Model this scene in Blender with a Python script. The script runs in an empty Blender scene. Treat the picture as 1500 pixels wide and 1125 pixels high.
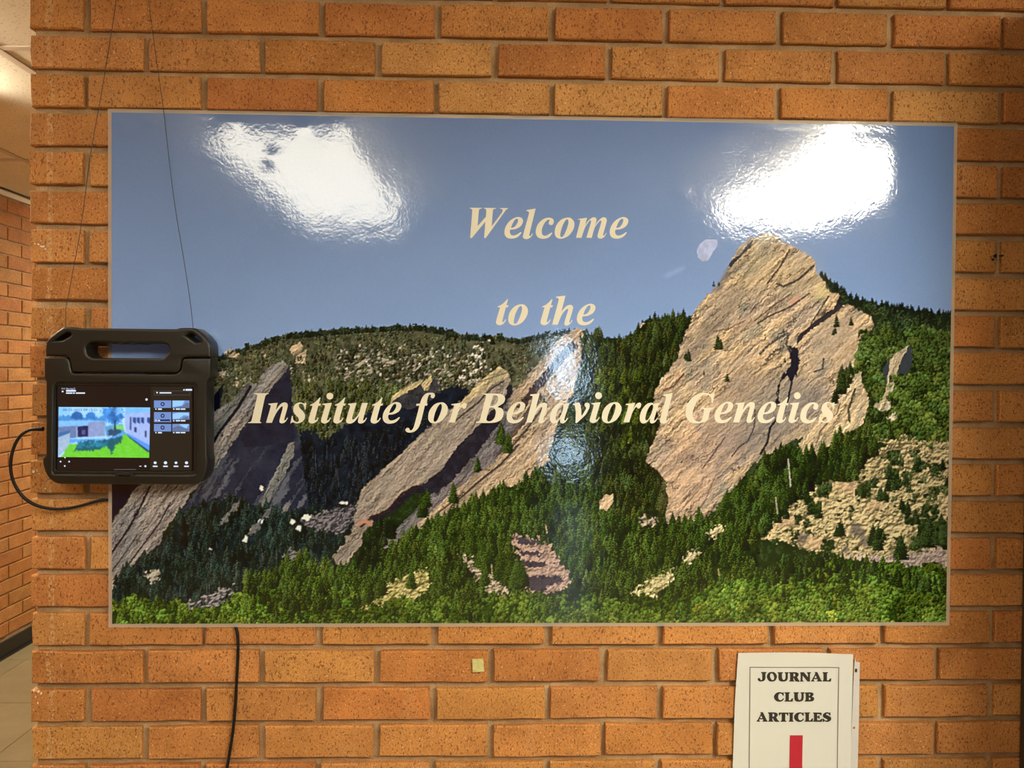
import bpy, bmesh, math, random
import numpy as np
from mathutils import Vector, Matrix

# ------------------------------------------------------------------ camera, light, exposure
scene = bpy.context.scene
COL = scene.collection
YAW, PITCH, ROLL, DIST, FPX = .02648, -.0147, .00721, 1.26956, 1040.0
EYE = 1.375                      # camera height above the floor
CEIL = EYE + .86
LAMP = (1.0, .915, .72)          # warm fluorescent tubes
LAMP_POWER = 1.0
EXPOSURE = 0.14

_f = np.array([math.sin(YAW)*math.cos(PITCH), math.cos(YAW)*math.cos(PITCH), math.sin(PITCH)])
_r = np.array([math.cos(YAW), -math.sin(YAW), 0.])
_u = np.cross(_r, _f)
_r, _u = math.cos(ROLL)*_r+math.sin(ROLL)*_u, -math.sin(ROLL)*_r+math.cos(ROLL)*_u
CAMP = np.array([0., -DIST, EYE])
cam_data = bpy.data.cameras.new('camera')
cam = bpy.data.objects.new('camera', cam_data)
COL.objects.link(cam)
cam_data.sensor_fit = 'HORIZONTAL'
cam_data.sensor_width = 36.0
cam_data.lens = 36.0*FPX/1500.0
cam_data.clip_start = .02
cam.matrix_world = Matrix(((_r[0], _u[0], -_f[0], CAMP[0]), (_r[1], _u[1], -_f[1], CAMP[1]),
                           (_r[2], _u[2], -_f[2], CAMP[2]), (0, 0, 0, 1)))
scene.camera = cam
vs = scene.view_settings
vs.view_transform = 'Standard'
vs.look = 'None'
vs.exposure = EXPOSURE
vs.gamma = 1.0
vs.use_curve_mapping = False
world = bpy.data.worlds.new('world')
scene.world = world
world.use_nodes = True
world.node_tree.nodes['Background'].inputs[0].default_value = (.75, .85, 1., 1)
world.node_tree.nodes['Background'].inputs[1].default_value = .3


def at(px, py, y=0.0):
    """point of the plane y that the photograph shows at a pixel (1500x1125 frame)"""
    d = _f+(px-750)/FPX*_r+(562.5-py)/FPX*_u
    p = CAMP+d*((y+DIST)/d[1])
    return Vector(p)


def to_px(p):
    d = np.asarray(p)-CAMP
    w = d@_f
    return 750+FPX*(d@_r)/w, 562.5-FPX*(d@_u)/w


# ------------------------------------------------------------------ helpers
def link(o, parent=None):
    COL.objects.link(o)
    if parent is not None:
        o.parent = parent
    return o


def tag(o, label=None, cat=None, group=None, kind=None):
    if label: o['label'] = label
    if cat: o['category'] = cat
    if group: o['group'] = group
    if kind: o['kind'] = kind
    return o


def empty(name, loc):
    o = bpy.data.objects.new(name, None)
    o.location = loc
    o.empty_display_size = .05
    return link(o)


def mesh_obj(name, verts, faces, mat, parent=None, smooth=False):
    me = bpy.data.meshes.new(name)
    me.from_pydata([tuple(v) for v in verts], [], [tuple(f) for f in faces])
    me.update()
    if smooth:
        me.polygons.foreach_set('use_smooth', [True]*len(me.polygons))
    if mat: me.materials.append(mat)
    o = bpy.data.objects.new(name, me)
    return link(o, parent)


BOXF = [(0, 3, 2, 1), (4, 5, 6, 7), (0, 1, 5, 4), (1, 2, 6, 5), (2, 3, 7, 6), (3, 0, 4, 7)]


def boxv(a, b):
    (x0, y0, z0), (x1, y1, z1) = a, b
    return [(x0, y0, z0), (x1, y0, z0), (x1, y1, z0), (x0, y1, z0), (x0, y0, z1), (x1, y0, z1), (x1, y1, z1), (x0, y1, z1)]


def boxes(name, lst, mat, parent=None, bevel=0.0):
    v, f = [], []
    for a, b in lst:
        n = len(v)
        v += boxv(a, b)
        f += [tuple(i+n for i in q) for q in BOXF]
    o = mesh_obj(name, v, f, mat, parent)
    if bevel:
        bm = bmesh.new(); bm.from_mesh(o.data)
        bmesh.ops.bevel(bm, geom=bm.edges[:], offset=bevel, segments=2, affect='EDGES', profile=.6)
        bm.to_mesh(o.data); bm.free()
    return o


def curve_to_obj(name, cu, mat, parent=None, smooth=True):
    tmp = bpy.data.objects.new('tmp', cu)
    COL.objects.link(tmp)
    dg = bpy.context.evaluated_depsgraph_get()
    me = bpy.data.meshes.new_from_object(tmp.evaluated_get(dg))
    bpy.data.objects.remove(tmp)
    bpy.data.curves.remove(cu)
    me.name = name
    if mat:
        me.materials.clear(); me.materials.append(mat)
    me.polygons.foreach_set('use_smooth', [smooth]*len(me.polygons))
    o = bpy.data.objects.new(name, me)
    return link(o, parent)


def tube(name, pts, r, mat, parent=None, res=4, order=4):
    cu = bpy.data.curves.new(name, 'CURVE')
    cu.dimensions = '3D'
    cu.bevel_depth = r
    cu.bevel_resolution = res
    cu.use_fill_caps = True
    sp = cu.splines.new('NURBS')
    sp.points.add(len(pts)-1)
    for p, q in zip(sp.points, pts):
        p.co = (q[0], q[1], q[2], 1)
    sp.use_endpoint_u = True
    sp.order_u = min(order, len(pts))
    sp.resolution_u = 8
    return curve_to_obj(name, cu, mat, parent)


def spline_pts(ol, n=5):
    """closed outline; entries (x,y) smooth or (x,y,1) corner -> polyline (Catmull-Rom between smooth points)"""
    N = len(ol)
    out = []
    for i in range(N):
        p1, p2 = ol[i], ol[(i+1) % N]
        c1, c2 = len(p1) > 2, len(p2) > 2
        p0 = ol[i-1] if not c1 else None
        p3 = ol[(i+2) % N] if not c2 else None
        a, b = np.array(p1[:2], float), np.array(p2[:2], float)
        out.append(tuple(a))
        if c1 and c2:
            continue
        t1 = (b-np.array(p0[:2], float))*.5 if p0 is not None else (b-a)*.6
        t2 = (np.array(p3[:2], float)-a)*.5 if p3 is not None else (b-a)*.6
        L = np.linalg.norm(b-a)
        for t_ in (t1, t2):
            l = np.linalg.norm(t_)
            if l > 1.3*L: t_ *= 1.3*L/l
        for k in range(1, n):
            t = k/n
            h = (2*t**3-3*t**2+1)*a+(t**3-2*t**2+t)*t1+(-2*t**3+3*t**2)*b+(t**3-t**2)*t2
            out.append(tuple(h))
    return out


def flat_curve(name, loops, extrude=0.0, bevel=0.0, bres=2):
    cu = bpy.data.curves.new(name, 'CURVE')
    cu.dimensions = '2D'
    cu.fill_mode = 'BOTH'
    cu.extrude = max(0, extrude-bevel)
    cu.bevel_depth = bevel
    cu.bevel_resolution = bres
    cu.offset = -bevel
    for lp in loops:
        sp = cu.splines.new('POLY')
        sp.points.add(len(lp)-1)
        for p, q in zip(sp.points, lp):
            p.co = (q[0], q[1], 0, 1)
        sp.use_cyclic_u = True
    return cu


def plate(name, loops_px, yfront, yback, mat, parent=None, bevel=0.0, bres=2, smooth=False):
    """loops given in photo pixels on the plane yfront, extruded back to yback"""
    loops = []
    for lp in loops_px:
        q = [at(x, y, yfront) for x, y in lp]
        loops.append([(p.x, p.z) for p in q])
    if yback == yfront:
        cu = flat_curve(name, loops)
    else:
        cu = flat_curve(name, loops, abs(yback-yfront)/2, bevel, bres)
    o = curve_to_obj(name, cu, mat, parent, smooth)
    ym = (yfront+yback)/2
    for v in o.data.vertices:
        x, z, y = v.co
        v.co = (x, ym-y, z)
    o.data.update()
    bm = bmesh.new(); bm.from_mesh(o.data)
    bmesh.ops.recalc_face_normals(bm, faces=bm.faces)
    if yback == yfront:
        for f in bm.faces:
            if f.normal.y > 0: f.normal_flip()
    bm.to_mesh(o.data); bm.free()
    return o


# ------------------------------------------------------------------ materials
def s2l(c):
    return tuple(((v/255)/12.92 if v/255 <= .04045 else ((v/255+.055)/1.055)**2.4) for v in c)


ILL = np.array([.90, .76, .53])


def alb(c, veil=0.0):
    """surface colour that looks like the sRGB colour c under the warm lamps"""
    l = (np.array(s2l(c))-veil)/ILL
    return tuple(np.clip(l, .003, .95))


def mat(name, col, rough=.6, spec=.5, emit=None, estr=0.0, metal=0.0):
    m = bpy.data.materials.new(name)
    m.use_nodes = True
    b = m.node_tree.nodes['Principled BSDF']
    b.inputs['Base Color'].default_value = (*col[:3], 1)
    b.inputs['Roughness'].default_value = rough
    b.inputs['Specular IOR Level'].default_value = spec
    b.inputs['Metallic'].default_value = metal
    if emit:
        b.inputs['Emission Color'].default_value = (*emit, 1)
        b.inputs['Emission Strength'].default_value = estr
    return m


class NT:
    def __init__(self, m):
        self.t = m.node_tree
        self.b = self.t.nodes['Principled BSDF']

    def n(self, typ, **kw):
        nd = self.t.nodes.new(typ)
        for k, v in kw.items():
            if k.startswith('i_'):
                nd.inputs[k[2:].replace('_', ' ')].default_value = v
            else:
                setattr(nd, k, v)
        return nd

    def l(self, a, b):
        self.t.links.new(a, b)

    def noise(self, vec, scale, detail=3., rough=.55):
        nd = self.n('ShaderNodeTexNoise')
        nd.inputs['Scale'].default_value = scale
        nd.inputs['Detail'].default_value = detail
        nd.inputs['Roughness'].default_value = rough
        self.l(vec, nd.inputs['Vector'])
        return nd.outputs['Fac']

    def ramp(self, fac, stops):
        nd = self.n('ShaderNodeValToRGB')
        e = nd.color_ramp.elements
        while len(e) > 1: e.remove(e[-1])
        for i, (p, c) in enumerate(stops):
            q = e[0] if i == 0 else e.new(p)
            q.position = p
            c = c if isinstance(c, tuple) else (c, c, c)
            q.color = (*c[:3], 1)
        self.l(fac, nd.inputs['Fac'])
        return nd.outputs['Color']

    def mix(self, mode, fac, a, b):
        nd = self.n('ShaderNodeMix', data_type='RGBA', blend_type=mode)
        for s, v in ((nd.inputs[0], fac), (nd.inputs[6], a), (nd.inputs[7], b)):
            if hasattr(v, 'is_linked') or hasattr(v, 'node'):
                self.l(v, s)
            else:
                s.default_value = v if isinstance(v, (int, float)) else (*v[:3], 1)
        return nd.outputs[2]

    def vmap(self, vec, scale):
        nd = self.n('ShaderNodeMapping')
        nd.inputs['Scale'].default_value = scale
        self.l(vec, nd.inputs['Vector'])
        return nd.outputs['Vector']

    def bump(self, h, strength, dist, normal=None):
        nd = self.n('ShaderNodeBump')
        nd.inputs['Strength'].default_value = strength
        nd.inputs['Distance'].default_value = dist
        self.l(h, nd.inputs['Height'])
        if normal is not None: self.l(normal, nd.inputs['Normal'])
        return nd.outputs['Normal']


def brick_material():
    m = mat('brick_clay', (.4, .16, .05), .8, .3)
    t = NT(m)
    tc = t.n('ShaderNodeTexCoord')
    oi = t.n('ShaderNodeObjectInfo')
    ml = t.n('ShaderNodeMath', operation='MULTIPLY'); ml.inputs[1].default_value = 37.0
    t.l(oi.outputs['Random'], ml.inputs[0])
    cb = t.n('ShaderNodeCombineXYZ')
    for k in 'XYZ': t.l(ml.outputs[0], cb.inputs[k])
    ad = t.n('ShaderNodeVectorMath', operation='ADD')
    t.l(tc.outputs['Object'], ad.inputs[0]); t.l(cb.outputs[0], ad.inputs[1])
    v = ad.outputs[0]
    base = oi.outputs['Color']
    cloud = t.ramp(t.noise(v, 14, 4), [(.3, (.80, .76, .72)), (.55, (1., 1., 1.)), (.75, (1.16, 1.14, 1.08))])
    c = t.mix('MULTIPLY', 1., base, cloud)
    wipe = t.ramp(t.noise(t.vmap(v, (1, 1, .12)), 22, 2), [(.58, 0.), (.72, .35)])
    c = t.mix('MIX', wipe, c, (.50, .25, .095))
    # pale vertical mortar smear that runs down the end bricks of the wall
    gp = t.n('ShaderNodeNewGeometry')
    sx = t.n('ShaderNodeSeparateXYZ'); t.l(gp.outputs['Position'], sx.inputs[0])
    wob = t.n('ShaderNodeMath', operation='MULTIPLY_ADD'); t.l(t.noise(gp.outputs['Position'], 9, 3), wob.inputs[0]); wob.inputs[1].default_value = .034; t.l(sx.outputs[0], wob.inputs[2])
    cmpn = t.n('ShaderNodeMath', operation='COMPARE'); t.l(wob.outputs[0], cmpn.inputs[0]); cmpn.inputs[1].default_value = -.7615; cmpn.inputs[2].default_value = .0045
    brk = t.n('ShaderNodeMath', operation='MULTIPLY'); t.l(cmpn.outputs[0], brk.inputs[0])
    t.l(t.ramp(t.noise(gp.outputs['Position'], 120, 3), [(.40, 0.), (.62, .62)]), brk.inputs[1])
    c = t.mix('MIX', brk.outputs[0], c, (.60, .40, .20))
    grain = t.ramp(t.noise(v, 420, 2), [(.35, .82), (.65, 1.14)])
    c = t.mix('MULTIPLY', 1., c, grain)
    pit_f = t.noise(t.vmap(v, (1, 1, .62)), 330, 1.5, .5)
    pits = t.ramp(pit_f, [(.58, 0.), (.66, .72)])
    c = t.mix('MIX', pits, c, (.13, .038, .012))
    sp_f = t.noise(v, 380, 1.)
    specks = t.ramp(sp_f, [(.69, 0.), (.74, .75)])
    c = t.mix('MIX', specks, c, (.80, .58, .32))
    t.l(c, t.b.inputs['Base Color'])
    hgt = t.mix('MULTIPLY', 1., t.ramp(pit_f, [(.58, 1.), (.7, 0.)]), t.ramp(t.noise(v, 60, 5), [(.2, .4), (.8, 1.)]))
    t.l(t.bump(hgt, .55, .0012), t.b.inputs['Normal'])
    return m


def mortar_material():
    m = mat('mortar', (.2, .14, .08), .9, .2)
    t = NT(m)
    g = t.n('ShaderNodeNewGeometry')
    p = g.outputs['Position']
    c = t.ramp(t.noise(p, 18, 4), [(.3, (.32, .205, .105)), (.5, (.42, .275, .145)), (.72, (.55, .38, .22))])
    c = t.mix('MULTIPLY', 1., c, t.ramp(t.noise(p, 500, 2), [(.3, .7), (.7, 1.2)]))
    t.l(c, t.b.inputs['Base Color'])
    t.l(t.bump(t.noise(p, 160, 5), .9, .003), t.b.inputs['Normal'])
    return m


def tile_material(name, col, pit, scale=240., rough=.85, amount=.62):
    m = mat(name, col, rough, .3)
    t = NT(m)
    g = t.n('ShaderNodeNewGeometry')
    p = g.outputs['Position']
    c = t.mix('MIX', t.ramp(t.noise(p, scale, 1.5), [(amount, 0.), (amount+.07, .8)]), col, pit)
    c = t.mix('MULTIPLY', 1., c, t.ramp(t.noise(p, 3, 4), [(.3, .93), (.7, 1.05)]))
    t.l(c, t.b.inputs['Base Color'])
    return m


def floor_material():
    m = mat('floor_tile', (.42, .36, .22), .32, .5)
    t = NT(m)
    g = t.n('ShaderNodeNewGeometry')
    p = g.outputs['Position']
    c = t.ramp(t.noise(p, 4.5, 6, .62), [(.25, (.20, .155, .080)), (.5, (.265, .21, .115)), (.75, (.33, .27, .16))])
    t.l(c, t.b.inputs['Base Color'])
    return m


M = {}
M['brick'] = brick_material()
M['mortar'] = mortar_material()
M['ceiling_tile'] = tile_material('ceiling_tile', (.82, .74, .58), (.40, .30, .18), 210)
M['tee'] = mat('tee_bar', (.62, .52, .42), .5)
M['floor'] = floor_material()
M['grout'] = mat('grout', (.16, .115, .06), .9)
M['plaster'] = mat('plaster', (.22, .13, .065), .85)
M['base'] = mat('vinyl_base', (.012, .011, .010), .35)
M['trim'] = mat('wall_angle', (.70, .60, .44), .6)
M['panel'] = mat('dark_panel', (.040, .030, .018), .5)
M['rubber'] = mat('olive_rubber', (.0100, .0085, .0054), .42, .5)
M['bezel'] = mat('screen_bezel', (.006, .006, .006), .18)
M['cable'] = mat('black_cable', (.005, .0045, .0045), .5, .3)
M['wire'] = mat('black_wire', (.012, .011, .010), .6)
M['black'] = mat('black_ink', (.020, .016, .010), .7)
M['line'] = mat('grey_ink', (.12, .105, .07), .7)
M['red'] = mat('red_ink', (.42, .012, .028), .6)
M['foam'] = mat('foam_pad', (.52, .50, .20), .85)
M['metal'] = mat('fixture_white', (.75, .72, .66), .5)
for _k, _p in (('a', 11.), ('b', 50.), ('c', 24.), ('d', 40.)):
    M['lamp_'+_k] = mat('lamp_lens_'+_k, (.9, .9, .9), .5, .3, LAMP, _p*LAMP_POWER)
M['cream'] = mat('cream_lettering', (.76, .74, .62), .16)
t = NT(M['foam'])
g = t.n('ShaderNodeTexCoord')
t.l(t.ramp(t.noise(g.outputs['Object'], 380, 2), [(.3, (.43, .41, .15)), (.7, (.62, .58, .27))]), t.b.inputs['Base Color'])
t = NT(M['rubber'])
g = t.n('ShaderNodeNewGeometry')
t.l(t.bump(t.noise(g.outputs['Position'], 900, 2), .12, .0006), t.b.inputs['Normal'])


def attr_material(name, rough, spec=.5, emit=0.0, attr='print'):
    m = mat(name, (.5, .5, .5), rough, spec)
    t = NT(m)
    a = t.n('ShaderNodeAttribute', attribute_name=attr)
    if emit:
        t.b.inputs['Base Color'].default_value = (.005, .005, .006, 1)
        t.l(a.outputs['Color'], t.b.inputs['Emission Color'])
        t.b.inputs['Emission Strength'].default_value = emit
    else:
        t.l(a.outputs['Color'], t.b.inputs['Base Color'])
    return m, t


# ------------------------------------------------------------------ structure: the poster's brick wall
MODULE, COURSE = .20427, .2032/3
X0, ZA = -.71633, EYE+.59117         # first head joint, bed joint of course 0
XL, XR = -.812, .968                 # left corner of the wall, right end where the dark panel meets it
PX0, PX1, PZ0, PZ1 = -.675, .8325, EYE-.4525, EYE+.457     # poster rectangle
JOINT = .0112
rng = random.Random(7)


def brick_mesh(name, w, h, d, seed):
    """front face at y=0 looking to -y, origin at the front centre; rough chamfered rim"""
    r = random.Random(seed)
    n = [(-1, -1), (-.45, -1), (.1, -1), (.6, -1), (1, -1), (1, 0), (1, 1), (.5, 1), (-.1, 1), (-.55, 1), (-1, 1), (-1, 0)]
    fr, rim = [], []
    for a, b in n:
        jx, jz = r.uniform(-.0011, .0011), r.uniform(-.0010, .0010)
        x, z = a*w/2+(jx if abs(a) == 1 else r.uniform(-.004, .004)), b*h/2+(jz if abs(b) == 1 else 0)
        k = r.uniform(.0012, .0026)
        fr.append((x-math.copysign(k, a)*(abs(a) == 1), r.uniform(-.0004, .0004), z-math.copysign(k, b)*(abs(b) == 1)))
        rim.append((x, r.uniform(.0016, .003), z))
    bk = [(x, d, z) for x, _, z in rim]
    m = len(n)
    v = fr+rim+bk
    f = [tuple(range(m))]
    for i in range(m):
        j = (i+1) % m
        f.append((i, m+i, m+j, j))
        f.append((m+i, 2*m+i, 2*m+j, m+j))
    me = bpy.data.meshes.new(name)
    me.from_pydata(v, [], [q[::-1] for q in f])
    bm = bmesh.new(); bm.from_mesh(me)
    bmesh.ops.recalc_face_normals(bm, faces=bm.faces)
    if bm.faces[0].normal.y > 0:
        bmesh.ops.reverse_faces(bm, faces=bm.faces)
    bm.to_mesh(me); bm.free()
    me.materials.append(M['brick'])
    return me


CLAY = [(.47, .205, .058), (.45, .188, .052), (.48, .222, .066), (.44, .178, .049), (.47, .210, .060), (.52, .262, .084)]
wall = boxes('wall_back', [((XL+.004, .010, 0), (3.3, .20, CEIL))], M['mortar'])
tag(wall, 'orange brick wall carrying the mountain poster', None, kind='structure')
del wall['label']
_cache = {}


def brick_data(w, h, d, variant):
    key = (round(w, 3), round(h, 3), d, variant)
    if key not in _cache:
        _cache[key] = brick_mesh('brick', w, h, d, hash(key) % 9999)
    return _cache[key]


def clay(r, bright=1.0):
    c = r.choice(CLAY[:5])
    k = r.uniform(.97, 1.14)*bright
    return (c[0]*k, c[1]*k*r.uniform(.95, 1.05), c[2]*k, 1)


spare = []
FIXED = {(1, 3): 5, (2, 4): 5, (2, 5): 5, (2, 1): 2, (2, 8): 5}
for k in range(-4, 31):
    zt, zb = ZA-(k-1)*COURSE-JOINT/2, ZA-k*COURSE+JOINT/2
    if zb < .0: zb = .002
    if zt > CEIL: zt = CEIL-.002
    if zt-zb < .015: continue
    off = 0 if k % 2 == 0 else MODULE/2
    edges = [XL-JOINT/2]+[X0+off+i*MODULE for i in range(0, 20)]
    for i in range(len(edges)-1):
        a, b = edges[i]+JOINT/2, edges[i+1]-JOINT/2
        if a > 3.25: break
        split = a < XR-.02 and b > XR
        ja, jb = rng.uniform(-.0018, .0018), rng.uniform(-.0018, .0018)
        a2 = a+(ja if i else rng.uniform(-.003, .0005)); b2 = b+jb
        zc, xc = (zt+zb)/2+rng.uniform(-.0008, .0008), (a2+b2)/2
        hidden = a2 > PX0+.02 and b2 < PX1-.02 and zb > PZ0+.02 and zt < PZ1-.02
        if hidden: continue
        yy = rng.uniform(-.0012, .0012)
        if a2 < XL+.01: depth = .098
        else: depth = .030
        ps = [to_px((x, 0, z)) for x in (a2, b2) for z in (zt, zb)]
        seen = max(p[0] for p in ps) > -15 and min(p[0] for p in ps) < 1515 and max(p[1] for p in ps) > -15 and min(p[1] for p in ps) < 1140
        if not seen:
            spare.append((a2, b2, zb, zt, depth))
            continue
        me = brick_data(b2-a2, zt-zb, depth, rng.randrange(4) if i else 10+k)
        o = bpy.data.objects.new('brick', me)
        o.location = (xc, yy, zc)
        link(o, wall)
        o.color = clay(rng)
        if (k, i) in FIXED:
            o.color = (*CLAY[FIXED[(k, i)]], 1)
o = boxes('brick_rest', [((a, 0, zb), (b, d, zt)) for a, b, zb, zt, d in spare], M['brick'], wall)
o.color = (.43, .17, .047, 1)
tag(o, kind='stuff')

# corridor beyond the left corner of the wall
XW = -2.33
wl = boxes('wall_left', [((XW-.2, -6.9, 0), (XW-.006, 7.0, CEIL))], M['mortar'])
tag(wl, kind='structure')
spare = []
ztop = EYE+.822
for k in range(0, 33):
    zt = ztop-k*COURSE-.004
    zb = zt-COURSE+.008
    if zb < .082: break
    off = 2.205 if k % 2 == 0 else 2.3066
    for i in range(-46, 24):
        a, b = off+i*.2032+.003, off+(i+1)*.2032-.003
        if b < -6.8 or a > 6.9: continue
        if b > 1.95 and a < 2.55:
            me = brick_data(b-a, zt-zb, .03, rng.randrange(3))
            o = bpy.data.objects.new('brick', me)
            o.rotation_euler = (0, 0, math.pi/2)
            o.location = (XW+rng.uniform(-.001, .001), (a+b)/2, (zt+zb)/2)
            link(o, wl)
            o.color = clay(rng, 1.0)
        else:
            spare.append((a, b, zb, zt))
o = boxes('brick_rest', [((XW-.02, a, zb), (XW, b, zt)) for a, b, zb, zt in spare], M['brick'], wl)
o.color = (.43, .17, .047, 1)
tag(o, kind='stuff')
bl = boxes('baseboard_left', [((XW-.004, -6.9, 0), (XW+.008, 7.0, .078)), ((XW+.008, -6.9, 0), (XW+.018, 7.0, .010))], M['base'])
tag(bl, kind='structure')
tr = boxes('trim_1', [((XW-.002, -6.9, CEIL-.034), (XW+.012, 7.0, CEIL-.012))], M['trim'])
tag(tr, kind='structure')

# the rest of the room, behind and beside the photographer
tag(boxes('wall_right', [((3.3, -6.9, 0), (3.5, .2, CEIL))], M['plaster']), kind='structure')
tag(boxes('wall_far', [((XW-.2, 7.0, 0), (-.6, 7.2, CEIL))], M['plaster']), kind='structure')
tag(boxes('wall_corridor', [((XL+.02, .2, 0), (XL+.2, 7.0, CEIL))], M['plaster']), kind='structure')
WX0, WX1 = .70, 1.0
wf = boxes('wall_front', [((XW-.2, -7.1, 0), (WX0, -6.9, CEIL)), ((WX1, -7.1, 0), (3.5, -6.9, CEIL)),
                          ((WX0, -7.1, 2.05), (WX1, -6.9, CEIL)), ((WX0, -7.1, 0), (WX1, -6.9, .12))], M['plaster'])
tag(wf, kind='structure')
M['daylight'] = mat('daylight_glass', (.1, .1, .1), .2, .5, (.55, .78, 1.0), 18.0)
win = empty('window_1', ((WX0+WX1)/2, -7.0, .12)); tag(win, kind='structure')
fr = [((WX0, -6.98, .12), (WX0+.03, -6.90, 2.05)), ((WX1-.03, -6.98, .12), (WX1, -6.90, 2.05)),
      ((WX0, -6.98, .52), (WX1, -6.90, 1.06)), ((WX0, -6.98, .12), (WX1, -6.90, .30)), ((WX0, -6.98, 1.78), (WX1, -6.90, 2.05))]
q = boxes('window_frame', fr, M['panel'], win); q.matrix_parent_inverse = win.matrix_basis.inverted()
for a, b in ((.30, .52), (1.06, 1.78)):
    q = boxes('pane', [((WX0+.03, -6.96, a), (WX1-.03, -6.955, b))], M['daylight'], win)
    q.matrix_parent_inverse = win.matrix_basis.inverted()

# floor of square tiles, ceiling of lay-in panels
fl = boxes('floor', [((XW-.2, -7.1, -.1), (3.5, 7.2, -.003))], M['grout'])
tag(fl, kind='structure')
TS = .445
tile_me = None
spare = []
for i in range(-2, 14):
    for j in range(-20, 14):
        a, c = -1.7615+i*TS, 1.251+j*TS
        a0, a1, c0, c1 = max(a, XW)+.0012, min(a+TS, 3.3)-.0012, max(c, -6.9)+.0012, min(c+TS, 7.0)-.0012
        if a1-a0 < .02 or c1-c0 < .02: continue
        if a1 < -1.2 and .7 < c1 and c0 < 2.6:
            o = boxes('floor_tile', [((a0, c0, -.004), (a1, c1, 0))], M['floor'], fl)
        else:
            spare.append(((a0, c0, -.004), (a1, c1, 0)))
tag(boxes('floor_tile_rest', spare, M['floor'], fl), kind='stuff')

ce = boxes('ceiling', [((XW-.2, -7.1, CEIL+.012), (3.5, 7.2, CEIL+.1))], M['metal'])
tag(ce, kind='structure')
TX, TY = .594, 1.03
tees, spare = [], []
for i in range(-2, 9):
    x = -1.333+i*TX
    if XW < x < 3.3: tees.append(((x-.012, -6.9, CEIL-.004), (x+.012, 7.0, CEIL+.004)))
    for j in range(-8, 8):
        y = .672+j*TY
        a0, a1, c0, c1 = max(x, XW)+.013, min(x+TX, 3.3)-.013, max(y, -6.9)+.013, min(y+TY, 7.0)-.013
        if a1-a0 < .02 or c1-c0 < .02: continue
        if a1 < -.7 and -.2 < c1 and c0 < 3.0:
            boxes('ceiling_tile', [((a0, c0, CEIL+.001), (a1, c1, CEIL+.012))], M['ceiling_tile'], ce)
        else:
            spare.append(((a0, c0, CEIL+.001), (a1, c1, CEIL+.012)))
for j in range(-8, 8):
    y = .672+j*TY
    if -6.9 < y < 7.0: tees.append(((XW, y-.012, CEIL-.003), (3.3, y+.012, CEIL+.004)))
tag(boxes('ceiling_tile_rest', spare, M['ceiling_tile'], ce), kind='stuff')
boxes('tee_bar_grid', tees, M['tee'], ce)

# dark upright panel that closes the brick wall at the right
pan = boxes('dark_panel', [((.9695, -.49, .002), (1.20, -.002, 2.035))], M['panel'], bevel=.002)
tag(pan, 'dark upright panel standing against the right end of the brick wall', 'panel')


# ------------------------------------------------------------------ ceiling lights
def ceiling_light(cx, cy, w, l, label, drop, lens):
    e = empty('ceiling_light', (cx, cy, CEIL-.004))
    tag(e, label, 'light', 'ceiling lights')
    z1, z0 = -.001, -drop
    boxes('housing', [((-w/2-.012, -l/2-.012, z1-.010), (w/2+.012, l/2+.012, z1+.002))], M['metal'], e)
    boxes('diffuser', [((-w/2, -l/2, z0), (w/2, l/2, z1-.012))], M[lens], e, bevel=.02)
    for q in (-1, 1):
        boxes('end_cap', [((-w/2-.006, q*(l/2+.004)-.004, z0-.002), (w/2+.006, q*(l/2+.004)+.004, z1-.010))], M['metal'], e)
    return e


ceiling_light(-.74, -1.76, .44, 1.36, 'long bright ceiling light mirrored in the left of the poster sky', .09, 'lamp_a')
ceiling_light(1.42, -1.72, .46, 1.30, 'long bright ceiling light mirrored in the right of the poster sky', .09, 'lamp_b')
ceiling_light(-1.74, .30, .28, 1.28, 'ceiling light in the corridor beside the brick corner', .09, 'lamp_c')
ceiling_light(-1.45, 3.5, .40, 1.2, 'added unseen light that brightens the corridor wall from behind the brick corner', .06, 'lamp_d')  # extra lamp added out of view, only to brighten the corridor bricks

# ------------------------------------------------------------------ the picture printed on the poster (painted in code, poster pixels of the photo's frame)
CX, CY, CW, CH = 155, 157, 1250, 770
prng = np.random.default_rng(11)
YYc, XXc = np.mgrid[0:CH, 0:CW].astype(np.float32)
XXc += CX; YYc += CY
_tab = prng.random((512, 512), dtype=np.float32)


def vnoise(x, y, seed=0):
    x = x+seed*37.3; y = y+seed*91.7
    xi = np.floor(x).astype(int); yi = np.floor(y).astype(int)
    fx = x-xi; fy = y-yi
    fx = fx*fx*(3-2*fx); fy = fy*fy*(3-2*fy)
    a = _tab[yi % 512, xi % 512]; b = _tab[yi % 512, (xi+1) % 512]
    c = _tab[(yi+1) % 512, xi % 512]; d = _tab[(yi+1) % 512, (xi+1) % 512]
    return (a*(1-fx)+b*fx)*(1-fy)+(c*(1-fx)+d*fx)*fy


def fbm(x, y, octv=4, seed=0, gain=.5):
    s = 0; amp = 1; tot = 0
    for o in range(octv):
        s = s+amp*vnoise(x*2**o, y*2**o, seed+o*3); tot += amp; amp *= gain
    return s/tot


IMG = np.zeros((CH, CW, 3), np.float32)
JX = (fbm(XXc/7, YYc/7, 3, 21)-.5)
JY = (fbm(XXc/7, YYc/7, 3, 22)-.5)
JX += .8*(vnoise(XXc/2.6, YYc/2.6, 23)-.5)
JY += .8*(vnoise(XXc/2.6, YYc/2.6, 24)-.5)


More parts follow.
